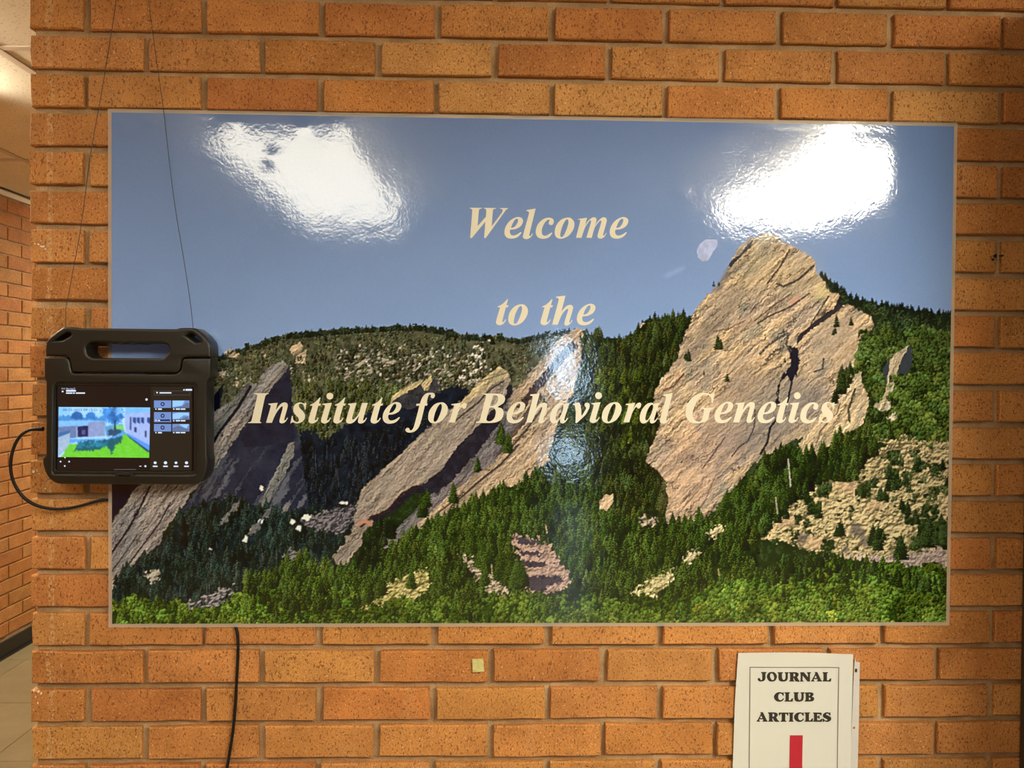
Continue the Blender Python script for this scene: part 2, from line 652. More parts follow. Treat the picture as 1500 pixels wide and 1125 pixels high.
def pmask(poly, rough=0.0):
    p = np.array(poly, float)
    x0, x1 = int(max(CX, p[:, 0].min()-rough-2)), int(min(CX+CW-1, p[:, 0].max()+rough+3))
    y0, y1 = int(max(CY, p[:, 1].min()-rough-2)), int(min(CY+CH-1, p[:, 1].max()+rough+3))
    sl = (slice(y0-CY, y1-CY), slice(x0-CX, x1-CX))
    acc = 0
    for ox, oy in ((-.25, -.25), (.25, .25), (.25, -.25), (-.25, .25)):
        X = XXc[sl]+JX[sl]*2*rough+ox; Y = YYc[sl]+JY[sl]*2*rough+oy
        m = np.zeros(X.shape, bool)
        for i in range(len(p)):
            (xa, ya), (xb, yb) = p[i], p[(i+1) % len(p)]
            if ya == yb: continue
            m ^= ((ya > Y) != (yb > Y)) & (X < (xb-xa)*(Y-ya)/(yb-ya)+xa)
        acc = acc+m
    return sl, acc.astype(np.float32)/4


def blur(a, r):
    k = int(r)
    for ax in (0, 1):
        for _ in range(2):
            pad = [(0, 0), (0, 0)]; pad[ax] = (k+1, k)
            c = np.cumsum(np.pad(a, pad, mode='edge'), axis=ax)
            a = (np.take(c, range(2*k+1, c.shape[ax]), axis=ax)-np.take(c, range(0, c.shape[ax]-2*k-1), axis=ax))/(2*k+1)
    return a


def fill(poly, col, rough=0.0, alpha=1.0, soft=0, var=.0, scale=9):
    sl, m = pmask(poly, rough)
    if soft:
        big = np.zeros((CH, CW), np.float32); big[sl] = m
        y0, y1 = max(0, sl[0].start-3*soft), min(CH, sl[0].stop+3*soft)
        x0, x1 = max(0, sl[1].start-3*soft), min(CW, sl[1].stop+3*soft)
        sl = (slice(y0, y1), slice(x0, x1)); m = blur(big[sl], soft)
    c = np.array(col, np.float32)
    if var:
        n = fbm(XXc[sl]/scale, YYc[sl]/scale, 4, 5)-.5
        c = c*(1+var*2*n[..., None])
    IMG[sl] = IMG[sl]*(1-alpha*m[..., None])+c*alpha*m[..., None]


def streaks(sl, ang, along, across, seed, octv=3):
    a = math.radians(ang)
    X, Y = XXc[sl]+JX[sl]*5, YYc[sl]+JY[sl]*5
    u_ = (X*math.cos(a)-Y*math.sin(a))/along
    v_ = (X*math.sin(a)+Y*math.cos(a))/across
    return fbm(u_, v_, octv, seed)


def rock(poly, col, col2, ang=50, rough=2.0, crack=.55, warm=(198, 158, 108), warmth=.35, cool=.25, seed=1, contrast=1.):
    sl, m = pmask(poly, rough)
    s1 = streaks(sl, ang, 60, 7, seed); s2 = streaks(sl, ang, 22, 2.6, seed+7); s3 = fbm(XXc[sl]/2.2, YYc[sl]/2.2, 2, seed+3)
    big = fbm(XXc[sl]/45, YYc[sl]/45, 3, seed+9)
    k = np.clip((big-.32)*2.6, 0, 1)[..., None]
    c = np.array(col, np.float32)*(1-k)+np.array(col2, np.float32)*k
    w = np.clip((s1-.52)*4, 0, 1)[..., None]*warmth
    c = c*(1-w)+np.array(warm, np.float32)*w
    g = np.clip((fbm(XXc[sl]/28, YYc[sl]/28, 3, seed+13)-.55)*4, 0, 1)[..., None]*cool
    c = c*(1-g)+np.array((112, 108, 92), np.float32)*g
    hgt = s1*9+s2*5.5+s3*1.3+fbm(XXc[sl]/13, YYc[sl]/13, 4, seed+23)*7+streaks(sl, ang+6, 9, 1.7, seed+33, 2)*1.6
    emb = (np.roll(hgt, -1, 1)-np.roll(hgt, 1, 1))*.6+(np.roll(hgt, -1, 0)-np.roll(hgt, 1, 0))*.8
    emb = np.clip(emb*.095, -.40, .22)
    sh = 1+contrast*((s2-.5)*.42+(s3-.5)*.20+emb)
    c = c*sh[..., None]
    rid = np.abs(streaks(sl, ang-4, 48, 11, seed+17, 3)-.5)
    cr = np.clip(1-rid/.020, 0, 1)*np.clip((fbm(XXc[sl]/30, YYc[sl]/30, 2, seed+19)-.44)*7, 0, 1)*crack
    rid2 = np.abs(streaks(sl, ang+12, 26, 6, seed+27, 3)-.5)
    cr2 = np.clip(1-rid2/.03, 0, 1)*np.clip((fbm(XXc[sl]/18, YYc[sl]/18, 2, seed+29)-.5)*7, 0, 1)*crack*.7
    c = c*(1-.72*np.maximum(cr, cr2)[..., None])
    IMG[sl] = IMG[sl]*(1-m[..., None])+c*m[..., None]


def stroke(pts, w, col, alpha=.85, jit=.6):
    pts = np.array(pts, float)
    for (a, b) in zip(pts[:-1], pts[1:]):
        L = int(np.hypot(*(b-a))*1.5)+2
        for t_ in np.linspace(0, 1, L):
            q = a+(b-a)*t_+prng.normal(0, jit, 2)*.6
            r = w*(.6+.6*prng.random())
            x0, y0 = int(q[0]-r-1)-CX, int(q[1]-r-1)-CY
            n = int(2*r+3)
            if x0 < 0 or y0 < 0 or x0+n >= CW or y0+n >= CH: continue
            s = (slice(y0, y0+n), slice(x0, x0+n))
            d = np.hypot(XXc[s]-q[0], YYc[s]-q[1])
            m = np.clip(r+.5-d, 0, 1)[..., None]*alpha
            IMG[s] = IMG[s]*(1-m)+np.array(col, np.float32)*m


_spr = {}


def sprite(kind, h, v):
    key = (kind, h, v)
    if key in _spr: return _spr[key]
    r = np.random.default_rng((len(kind)*7919+(kind == 'con')*104729+h*613+int(v)*31))
    if kind == 'con':
        w = max(4, int(h*.62))
        yy, xx = np.mgrid[0:h, 0:w]
        t_ = (yy+.5)/h
        x = (xx+.5)-w/2
        saw = .72+.42*((t_*h/3.2+r.random()) % 1.0)
        half = w/2*np.clip(t_*1.15, .06, 1)**.85*saw*(.82+.36*r.random((h, 1)))
        m = np.clip(half-np.abs(x)+.4+(r.random((h, w))-.5)*1.2, 0, 1)
        sh = .50-.42*x/(w/2)+(r.random((h, w))-.5)*.75-.35*(t_-.4)+.25*(saw-.9)
    else:
        w = h
        yy, xx = np.mgrid[0:h, 0:w]
        m = np.zeros((h, w)); sh = np.zeros((h, w))
        for _ in range(max(6, h)):
            cx, cy, rr = w/2+r.normal(0, w*.20), h*.5+r.normal(0, h*.2), max(1.3, h*.17*r.uniform(.6, 1.2))
            d = np.hypot(xx-cx, yy-cy)/rr
            q = np.clip((1.1-d)*2.5, 0, 1)
            s = .62-.45*((xx-cx)*.6+(yy-cy)*.9)/rr+r.normal(0, .12)
            sh = sh*(1-q)+s*q; m = np.maximum(m, q)
        sh += (r.random((h, w))-.5)*.4
    _spr[key] = (m.astype(np.float32), np.clip(sh, 0, 1).astype(np.float32))
    return _spr[key]


def stamp(kind, x, y, h, dark, light, gain=1.0):
    m, s = sprite(kind, int(h), prng.integers(14))
    hh, ww = m.shape
    x0, y0 = int(round(x-ww/2))-CX, int(round(y-hh))-CY
    a0, b0 = max(0, -y0), max(0, -x0)
    a1, b1 = min(hh, CH-y0), min(ww, CW-x0)
    if a1 <= a0 or b1 <= b0: return
    m = m[a0:a1, b0:b1, None]; s = s[a0:a1, b0:b1, None]
    c = np.array(dark, np.float32)*(1-s)+np.array(light, np.float32)*s
    if light[1] > light[0]:
        c = (c*.86+c.mean(-1, keepdims=True)*.14)*np.array((.98, .97, .96), np.float32)
    sl = (slice(y0+a0, y0+a1), slice(x0+b0, x0+b1))
    IMG[sl] = IMG[sl]*(1-m)+c*gain*m


def forest(poly, spacing, h0, h1, dark, light, kind='con', base=None, rough=4, keep=1.0, hue=.05, clump=.75):
    dark = tuple(c*.68 for c in dark); hue = min(hue, .06)
    if base is not None:
        fill(poly, base, rough, var=.35, scale=6)
    p = np.array(poly, float)
    x0, y0 = p.min(0); x1, y1 = p.max(0)
    sl, m = pmask(poly, 0)
    n = int((x1-x0)*(y1-y0)/spacing**2)
    pts = np.stack([prng.uniform(x0, x1, n), prng.uniform(y0, y1, n)], 1)
    pts = pts[np.argsort(pts[:, 1])]
    for x, y in pts:
        iy, ix = int(y-CY)-sl[0].start, int(x-CX)-sl[1].start
        if iy < 0 or ix < 0 or iy >= m.shape[0] or ix >= m.shape[1] or m[iy, ix] < .5: continue
        cl = vnoise(np.array(x/34), np.array(y/22), 4)
        if prng.random() > keep*(1 if cl > .35 else .75): continue
        cl2 = float(vnoise(np.array(x/11), np.array(y/9), 14))
        g = (1.02-clump/2)+clump*(.55*float(cl)+.45*cl2)+prng.normal(0, .12)
        hv = prng.normal(0, hue)
        li = (light[0]*(1+hv), light[1], light[2]*(1-hv*.5))
        kd = kind if kind != 'mix' else ('con' if prng.random() < .55 else 'dec')
        stamp(kd, x, y+h0*.5, prng.uniform(h0, h1), dark, li, max(.45, g))


def rubble(poly, col, dark, size=4, n=200, light=None, rough=6):
    light = light or tuple(min(255, c*1.22) for c in col)
    sl, m = pmask(poly, rough)
    y0, y1, x0, x1 = sl[0].start, sl[0].stop, sl[1].start, sl[1].stop
    a = fbm(XXc[sl]/(size*1.5), YYc[sl]/(size*1.1), 3, 47)
    b = fbm(XXc[sl]/(size*6), YYc[sl]/(size*5), 3, 48)
    emb = (np.roll(a, -1, 1)-np.roll(a, 1, 1))*.8+(np.roll(a, -1, 0)-np.roll(a, 1, 0))
    tone = np.clip(.52+emb*3.2+(b-.5)*.9, 0, 1)[..., None]
    mid = np.array(col, np.float32)
    c = np.where(tone < .5, np.array(dark, np.float32)*(1-tone*2)+mid*tone*2, mid*(2-tone*2)+np.array(light, np.float32)*(tone*2-1))
    if (x1-x0) > 30:
        m = m*np.clip((fbm(XXc[sl]/9, YYc[sl]/7, 3, 49)-.24)*9, 0, 1)
    IMG[sl] = IMG[sl]*(1-m[..., None])+c*m[..., None]
    for _ in range(n//3):
        x, y = prng.uniform(x0, x1), prng.uniform(y0, y1)
        iy, ix = int(y)-y0, int(x)-x0
        if m[min(iy, m.shape[0]-1), min(ix, m.shape[1]-1)] < .5: continue
        stamp('dec', x+CX, y+CY, max(3, prng.uniform(.5, 1.2)*size), dark, light if prng.random() < .6 else col)


def paint_print():
    # sky
    t_ = np.clip((YYc-165)/320, 0, 1)[..., None]
    IMG[:] = np.array((97, 114, 138))*(1-t_)+np.array((128, 147, 171))*t_
    IMG[:] *= (1+.05*(fbm(XXc/160, YYc/120, 3, 40)-.5))[..., None]
    fill([(970, 404), (1000, 390), (1003, 393), (975, 408)], (150, 162, 186), 1, .5, soft=2)
    # moon
    moon = [(1049, 352), (1050, 360), (1043, 370), (1036, 382), (1028, 384), (1021, 378), (1019, 367), (1024, 358), (1032, 352), (1042, 351)]
    fill(moon, (170, 172, 184), .4, .9, var=.12, scale=7)
    G0 = (40, 47, 32)
    fill([(150, 640), (1410, 640), (1410, 940), (150, 940)], (42, 50, 30), 0, var=.4, scale=6)
    # far hill
    hill = [(155, 560), (315, 524), (329, 520), (344, 516), (358, 512), (364, 505), (382, 505), (393, 496), (411, 492), (427, 489), (449, 487), (471, 485), (514, 482),
            (559, 479), (594, 478), (617, 478), (648, 483), (670, 488), (703, 493), (725, 491), (759, 497), (781, 493), (800, 489), (824, 486), (847, 484),
            (862, 494), (891, 497), (913, 497), (927, 489), (935, 478), (949, 469), (969, 468), (991, 466), (1011, 462), (1060, 470), (1060, 700), (155, 720)]
    fill(hill, (80, 78, 56), 2, var=.5, scale=5)
    rubble([(490, 520), (560, 505), (640, 512), (700, 520), (720, 560), (640, 575), (560, 585), (500, 560)], (104, 94, 72), (52, 50, 38), 4, 40, (168, 154, 126))
    rubble([(690, 515), (705, 498), (708, 520), (700, 555), (672, 560), (675, 540)], (176, 160, 132), (96, 84, 64), 4, 90, (228, 214, 190))
    for (x, y) in [(430, 540), (388, 522), (340, 517), (452, 552), (350, 560), (362, 556), (330, 545)]:
        rubble([(x-7, y+4), (x-3, y-6), (x+6, y-4), (x+7, y+5)], (165, 145, 112), (110, 98, 76), 4, 14)
    hp = [(x, y+4) for x, y in hill]
    forest(hp[:-2]+[(1060, 600), (860, 640), (640, 610), (430, 640), (330, 640), (250, 640)], 5.6, 8, 14, (34, 37, 28), (106, 104, 70), 'mix', keep=.66, hue=.08)
    for (x0, x1, y0, y1) in [(315, 470, 487, 526), (470, 860, 480, 498), (860, 1015, 462, 500)]:
        for _ in range(int((x1-x0)*.45)):
            x = prng.uniform(x0, x1)
            ys = np.interp(x, [p[0] for p in hill[1:33]], [p[1] for p in hill[1:33]])
            stamp('mix' if 0 else ('con' if prng.random() < .5 else 'dec'), x, ys+8, prng.uniform(7, 13), (30, 36, 30), (66, 76, 50), prng.uniform(.7, 1.05))
    for poly in ([(425, 512), (440, 500), (446, 506), (440, 518), (432, 522)], [(436, 522), (450, 512), (449, 533), (434, 531)],
                 [(336, 521), (345, 514), (352, 518), (348, 526)], [(930, 481), (938, 473), (955, 474), (961, 484), (951, 494), (936, 493)]):
        rock(poly, (172, 146, 110), (188, 160, 122), 40, 1.5, .5, seed=3)
    for x in np.arange(310, 500, 9):
        if prng.random() < .5: stamp('dec', x+prng.normal(0, 3), 540+prng.normal(0, 8), prng.uniform(8, 13), (30, 35, 26), (84, 88, 54))
    # snow and bare soil between the far trees
    for _ in range(60):
        x, y = prng.uniform(500, 722), prng.uniform(500, 562)
        if prng.random() < .55*np.exp(-((y-532)/26)**2)+.1:
            stamp('dec', x, y, prng.integers(3, 6), (120, 108, 84), (214, 202, 176))
    # sunlit slope that dips into the shaded valley
    forest([(428, 560), (560, 560), (640, 590), (560, 620), (500, 640), (470, 655), (430, 640)], 5.2, 9, 15, (36, 42, 24), (106, 112, 60), 'con', keep=.9, hue=.06)
    # shaded valley
    fill([(426, 640), (452, 628), (480, 645), (520, 612), (556, 596), (585, 584), (640, 575), (668, 566), (690, 575), (655, 604), (600, 652), (572, 679), (530, 717), (523, 750), (440, 765), (380, 770)],
         (33, 37, 42), 5, var=.3, scale=8)
    fill([(572, 592), (576, 579), (600, 563), (622, 556), (640, 556), (645, 566), (630, 590), (600, 600)], (58, 56, 56), 2, .9, var=.4, scale=5)
    rock([(571, 592), (575, 579), (600, 563), (621, 556), (612, 566), (596, 575), (584, 582)], (170, 152, 104), (186, 164, 112), 35, 1, .5, seed=5)
    rock([(617, 562), (632, 550), (634, 556), (630, 570), (622, 572)], (176, 156, 108), (186, 164, 112), 60, 1, .5, seed=6)
    forest([(434, 650), (540, 640), (640, 600), (575, 675), (530, 715), (520, 745), (445, 760)], 6.5, 12, 20, (24, 28, 33), (50, 56, 56), 'con', keep=.8, hue=.03)
    for _ in range(26):
        x, y = prng.uniform(440, 560), prng.uniform(650, 735)
        stroke([(x, y), (x+prng.normal(0, .6), y+prng.uniform(9, 20))], .45, (84, 84, 84), .45, .2)
    # slope at the right
    ridge = [(1193, 410), (1202, 404), (1212, 410), (1222, 420), (1245, 434), (1258, 441), (1290, 447), (1330, 453), (1360, 459), (1405, 464)]
    fill(ridge+[(1405, 700), (1180, 700), (1230, 560)], G0, 3, var=.4, scale=6)
    for _ in range(110):
        x = prng.uniform(1200, 1400)
        ys = np.interp(x, [p[0] for p in ridge], [p[1] for p in ridge])
        stamp('con', x, ys+8, prng.uniform(9, 17), (24, 31, 28), (48, 60, 42), prng.uniform(.75, 1.05))
    forest([(1205, 420), (1245, 440), (1290, 452), (1400, 470), (1400, 560), (1260, 560), (1280, 480)], 6, 11, 18, (26, 34, 26), (70, 82, 46), 'mix', keep=.9)
    # great leaning slab at the far left
    fill([(163, 700), (230, 690), (330, 560), (320, 620), (200, 715), (163, 768)], (26, 29, 38), 1)
    fill([(425, 537), (429, 560), (431, 620), (440, 640), (448, 700), (452, 740), (400, 775), (300, 800), (240, 800), (267, 746), (322, 680), (351, 636), (404, 563)], (47, 48, 56), 2, var=.2, scale=14)
    sl, m = pmask([(425, 545), (430, 620), (440, 640), (450, 735), (400, 770), (280, 790), (267, 746), (322, 680), (370, 610)], 2)
    st = np.clip((streaks(sl, 58, 55, 7, 31)-.53)*5, 0, 1)*np.clip((YYc[sl]-625)/70, 0, 1)*m*.62
    IMG[sl] = IMG[sl]*(1-st[..., None])+np.array((122, 120, 114), np.float32)*st[..., None]
    rock([(163, 768), (182, 745), (200, 715), (230, 690), (300, 610), (338, 590), (366, 560), (378, 562), (391, 540), (415, 528), (425, 536), (418, 555), (404, 563), (375, 600),
          (351, 636), (322, 680), (284, 719), (267, 746), (247, 770), (235, 796), (218, 810), (213, 830), (189, 835), (173, 855), (163, 872)],
         (124, 117, 106), (142, 128, 110), 50, 2, .85, (158, 140, 118), .45, .35, seed=41)
    rock([(300, 640), (338, 592), (366, 560), (369, 568), (345, 605), (312, 650), (300, 668)], (100, 98, 88), (112, 106, 94), 50, 1, .8, seed=43, warmth=.1)
    stroke([(369, 566), (348, 600), (322, 634), (306, 664)], 1.9, (38, 38, 42))
    stroke([(222, 712), (208, 742), (190, 775), (165, 810)], 1.4, (40, 38, 44)); stroke([(252, 735), (236, 765), (210, 800), (186, 832)], 1.0, (60, 54, 50))
    stroke([(165, 838), (184, 812), (204, 782)], .8, (64, 58, 52)); stroke([(418, 540), (385, 575), (350, 622), (322, 668)], .7, (70, 68, 64), .6)
    fill([(404, 563), (425, 540), (429, 575), (431, 640), (405, 650), (360, 655), (352, 640), (378, 600)], (44, 43, 50), 1.5, .94, var=.15, scale=10)
    rock([(425, 650), (433, 646), (432, 664), (416, 700), (402, 726), (386, 746), (380, 742), (404, 692)], (112, 110, 98), (132, 126, 110), 58, 1.5, .6, seed=44, warmth=.1)
    # middle slab
    rock([(752, 566), (772, 598), (722, 680), (682, 716), (640, 762), (600, 792), (558, 834), (536, 832), (580, 775), (620, 735), (660, 700), (700, 660), (730, 618)],
         (104, 96, 90), (122, 110, 100), 48, 2, .9, (140, 122, 104), .3, .3, seed=51)
    fill([(745, 556), (752, 572), (733, 604), (730, 622), (700, 662), (660, 706), (640, 722), (606, 722), (572, 754), (548, 764), (540, 756), (568, 744), (603, 713), (621, 708), (648, 686), (670, 653), (705, 618), (738, 580)],
         (42, 39, 44), 2, .95, var=.25, scale=8)
    rock([(731, 537), (743, 544), (747, 556), (740, 580), (722, 600), (705, 618), (670, 653), (648, 686), (621, 708), (603, 713), (568, 746), (543, 755), (548, 764), (534, 777), (530, 799),
          (514, 817), (510, 828), (492, 824), (483, 819), (501, 799), (513, 773), (523, 748), (526, 733), (530, 717), (572, 677), (581, 671), (612, 640), (639, 618), (659, 600), (677, 587),
          (692, 573), (701, 560), (714, 549)], (138, 122, 102), (150, 132, 110), 48, 1.6, .55, (168, 144, 112), .45, .25, seed=53, contrast=.8)
    rock([(731, 537), (743, 544), (745, 552), (722, 562), (703, 580), (690, 585), (660, 604), (676, 588), (692, 573), (701, 560), (714, 549)], (172, 152, 108), (186, 162, 116), 44, 1, .6, seed=54)
    stroke([(738, 558), (716, 572), (700, 590), (668, 615)], 1.1, (66, 58, 50)); stroke([(530, 770), (545, 757), (568, 748), (590, 722), (612, 711)], 1.6, (58, 40, 38))
    stroke([(526, 766), (536, 762), (546, 768)], 2.2, (176, 122, 92), .8); stroke([(700, 560), (745, 545)], .8, (90, 80, 60), .6)
    # second slab
    rock([(847, 479), (858, 495), (862, 520), (850, 550), (838, 580), (820, 610), (812, 640), (802, 675), (781, 692), (777, 705), (760, 715), (740, 715), (700, 735), (655, 757), (640, 765),
          (600, 790), (575, 802), (556, 822), (541, 830), (556, 811), (592, 784), (621, 758), (665, 719), (692, 697), (726, 675), (745, 640), (760, 615), (742, 606), (750, 578), (777, 544), (800, 520), (824, 493)],
         (156, 132, 102), (176, 148, 112), 46, 1.8, .8, (196, 160, 114), .5, .2, seed=57)
    fill([(838, 499), (846, 506), (817, 541), (793, 566), (764, 604), (756, 597), (786, 556), (815, 521)], (58, 45, 42), 2, .9, var=.3, scale=6)
    fill([(848, 490), (862, 500), (866, 530), (852, 560), (846, 578), (838, 584), (842, 560), (852, 530)], (42, 50, 42), 2, .9, var=.3)
    fill([(768, 604), (790, 575), (796, 580), (776, 610), (752, 640), (735, 665), (722, 672), (744, 640)], (62, 50, 46), 2, .75, var=.3, scale=6)
    stroke([(760, 650), (735, 678), (700, 706), (660, 742)], 1.3, (70, 58, 50)); stroke([(800, 590), (776, 622), (752, 652)], 1.2, (70, 56, 50))
    stroke([(640, 752), (662, 735), (680, 720)], 1.0, (80, 66, 54)); stroke([(820, 560), (800, 590), (782, 616)], .8, (96, 78, 62), .7)
    # forest between the slabs
    mid = [(858, 492), (890, 496), (915, 496), (928, 488), (948, 470), (1000, 466), (1012, 462), (1006, 480), (994, 506), (988, 531), (966, 556), (957, 575), (958, 592), (966, 622), (957, 642), (944, 674),
           (958, 685), (974, 703), (979, 734), (968, 772), (900, 790), (800, 760), (760, 720), (782, 694), (803, 676), (813, 640), (822, 610), (840, 580), (852, 548)]
    forest(mid, 7.0, 15, 27, (26, 32, 20), (76, 84, 38), 'con', base=(36, 42, 26), rough=3, hue=.10)
    forest([(870, 540), (950, 545), (955, 600), (945, 660), (860, 640)], 12, 16, 26, (30, 40, 18), (104, 116, 36), 'con', keep=.5)
    # the great flatiron
    D = [(944, 674), (958, 640), (967, 622), (957, 590), (958, 573), (967, 556), (989, 530), (995, 505), (1007, 479), (1021, 447), (1037, 430), (1058, 409), (1067, 386), (1079, 365), (1095, 350), (1102, 351),
         (1112, 344), (1123, 341), (1137, 347), (1147, 358), (1158, 360), (1177, 371), (1191, 382), (1193, 400), (1207, 416), (1213, 428), (1228, 431), (1226, 447), (1242, 446), (1256, 456), (1275, 465), (1277, 479),
         (1270, 496), (1256, 507), (1252, 535), (1240, 560), (1222, 600), (1200, 625), (1172, 640), (1150, 650), (1100, 680), (1078, 711), (1053, 739), (1031, 759), (991, 779), (969, 771), (978, 733), (973, 702), (958, 684)]
    rock(D, (152, 130, 104), (184, 152, 110), 42, 2.2, .95, (212, 170, 114), .55, .62, seed=61, contrast=1.15)
    fill([(1060, 420), (1090, 380), (1120, 345), (1150, 362), (1190, 385), (1210, 425), (1180, 440), (1130, 420), (1090, 440)], (196, 164, 108), 4, .32, soft=12)
    fill([(1100, 560), (1150, 540), (1200, 560), (1215, 600), (1150, 650), (1090, 680), (1060, 660)], (112, 103, 92), 4, .62, soft=14)
    fill([(960, 640), (1040, 600), (1090, 640), (1040, 740), (980, 770)], (170, 132, 108), 4, .30, soft=14)
    fill([(1000, 520), (1060, 430), (1090, 430), (1040, 500), (1010, 540)], (118, 104, 88), 4, .6, soft=8)
    fill([(1050, 560), (1090, 520), (1120, 530), (1100, 600), (1060, 640), (1030, 640)], (140, 118, 96), 6, .5, soft=12)
    fill([(1185, 470), (1230, 455), (1262, 470), (1240, 530), (1190, 540), (1172, 520)], (178, 150, 114), 6, .5, soft=10)
    fill([(1075, 470), (1105, 455), (1100, 475), (1072, 492)], (205, 160, 115), 3, .5, soft=5)
    fill([(1153, 440), (1168, 432), (1172, 440), (1157, 450)], (205, 140, 105), 2, .6, soft=2)
    fill([(1195, 415), (1212, 425), (1210, 436), (1190, 440)], (206, 182, 118), 2, .7, soft=3)
    K = (46, 41, 42)
    fill([(1103, 351), (1097, 363), (1081, 379), (1069, 393), (1066, 386), (1085, 371), (1096, 356)], K, 1, .9)
    fill([(1064, 392), (1058, 410), (1040, 430), (1052, 428), (1068, 400)], (104, 92, 82), 2, .8, soft=2)
    fill([(1228, 434), (1232, 450), (1206, 470), (1188, 482), (1176, 492), (1166, 506), (1164, 498), (1176, 484), (1200, 464), (1218, 452)], K, 1.5, .92)
    fill([(1152, 506), (1166, 510), (1169, 530), (1164, 548), (1158, 562), (1151, 548), (1141, 560), (1137, 580), (1143, 592), (1134, 589), (1136, 565), (1148, 545), (1156, 538)], (36, 34, 40), 2, .96)
    stroke([(1158, 560), (1152, 585), (1146, 600), (1137, 612), (1126, 626), (1122, 648), (1112, 664)], 1.4, (44, 40, 44))
    stroke([(1104, 600), (1103, 625), (1094, 645), (1080, 655), (1070, 668)], .9, (74, 62, 56)); stroke([(1060, 640), (1045, 662), (1028, 685)], .8, (84, 68, 60))
    stroke([(1155, 366), (1142, 390), (1122, 416)], 1.2, (74, 60, 50)); stroke([(1190, 390), (1168, 410), (1146, 420), (1140, 418)], 1.3, (66, 56, 50))
    stroke([(1184, 430), (1156, 450), (1128, 462), (1108, 474)], 1.1, (76, 62, 52)); stroke([(1158, 430), (1132, 448), (1104, 470)], .9, (90, 72, 58))
    stroke([(1212, 434), (1198, 456), (1186, 474)], 1.0, (70, 60, 54)); stroke([(1090, 470), (1066, 482), (1044, 486)], .8, (90, 74, 60), .7)
    for a in ([(1110, 520), (1125, 505), (1140, 495), (1152, 488)], [(1120, 528), (1132, 515), (1146, 508)], [(1152, 492), (1150, 505), (1156, 515)]):
        stroke(a, 1.2, (76, 66, 56), .8, 1.4)
    stroke([(1204, 525), (1203, 540), (1190, 545)], 1.0, (66, 56, 52)); stroke([(990, 560), (1000, 548), (985, 566), (970, 572)], 1.0, (98, 66, 54))
    stroke([(1000, 770), (1030, 735), (1045, 700)], .7, (100, 82, 68), .7); stroke([(985, 760), (1010, 730), (1022, 718)], .7, (104, 84, 70), .7)
    for (x, y, h) in [(1051, 513, 22), (1055, 512, 16), (1008, 530, 18), (1004, 527, 12), (1030, 550, 8), (1224, 480, 18), (1221, 490, 12), (1245, 478, 14), (1064, 560, 14), (1148, 532, 8), (1218, 492, 9), (1044, 421, 9), (1052, 420, 7)]:
        stamp('con', x, y, h, (34, 38, 26), (74, 82, 46))
    # right hand side: lower slab, spire and bushes
    forest([(1256, 500), (1290, 480), (1400, 490), (1400, 660), (1290, 650), (1240, 640), (1225, 610), (1252, 550)], 7, 14, 24, (27, 36, 22), (88, 104, 42), 'mix', base=(38, 47, 28))
    rock([(1162, 671), (1165, 655), (1185, 625), (1215, 590), (1240, 565), (1250, 550), (1260, 543), (1258, 560), (1266, 570), (1270, 596), (1260, 622), (1240, 632), (1225, 645), (1210, 655), (1198, 660), (1190, 672)],
         (174, 148, 110), (188, 158, 114), 55, 1.8, .8, seed=71)
    stroke([(1250, 570), (1240, 600), (1242, 618)], 1.4, (70, 66, 48)); stroke([(1228, 590), (1224, 604), (1200, 630), (1190, 660)], .8, (96, 80, 62))
    fill([(1290, 540), (1308, 516), (1332, 506), (1334, 530), (1326, 550), (1312, 545), (1304, 585)], (58, 60, 62), 2, .95)
    rock([(1328, 506), (1318, 512), (1308, 517), (1300, 530), (1298, 550), (1295, 570), (1290, 585), (1276, 594), (1290, 604), (1302, 598), (1303, 580), (1309, 560), (1313, 540), (1318, 526), (1326, 514)],
         (172, 152, 116), (186, 164, 122), 75, 1.5, .6, seed=73)
    rubble([(1300, 610), (1308, 600), (1312, 610), (1305, 622)], (180, 160, 124), (110, 100, 76), 5, 12)
    forest([(1230, 540), (1245, 535), (1240, 570), (1222, 590), (1210, 588), (1222, 568)], 6, 13, 22, (26, 34, 22), (70, 80, 40), 'con')
    forest([(1300, 560), (1395, 540), (1395, 650), (1310, 640)], 8, 15, 24, (30, 42, 22), (108, 126, 48), 'dec', keep=.7)
    # boulder slope
    field = [(1110, 785), (1135, 755), (1160, 735), (1180, 715), (1220, 700), (1260, 690), (1262, 668), (1285, 645), (1330, 640), (1350, 650), (1400, 640), (1400, 830), (1340, 835), (1300, 822), (1240, 818), (1190, 808), (1150, 792)]
    rubble(field, (158, 136, 92), (88, 78, 52), 4.4, 1500, (202, 176, 122))
    for (x, y, r) in [(1240, 712, 22), (1190, 795, 22), (1150, 765, 20), (1280, 740, 16)]:
        fill([(x-r, y+4), (x-r*.3, y-r*.5), (x+r, y-3), (x+r*.6, y+r*.4)], (196, 154, 112), 3, .6, soft=3)
    for (x, y, r) in [(1250, 775, 14), (1262, 790, 10), (1172, 787, 10), (1235, 805, 8)]:
        fill([(x-r, y+4), (x-r*.3, y-r*.9), (x+r, y-3), (x+r*.6, y+r*.8)], (84, 74, 66), 4, .7, soft=1)
    rubble([(1230, 812), (1290, 814), (1330, 808), (1400, 800), (1400, 842), (1350, 838), (1310, 826), (1270, 819)], (158, 134, 114), (116, 98, 84), 3, 700, (182, 158, 136))
    trees = (24, 32, 22), (68, 82, 40)
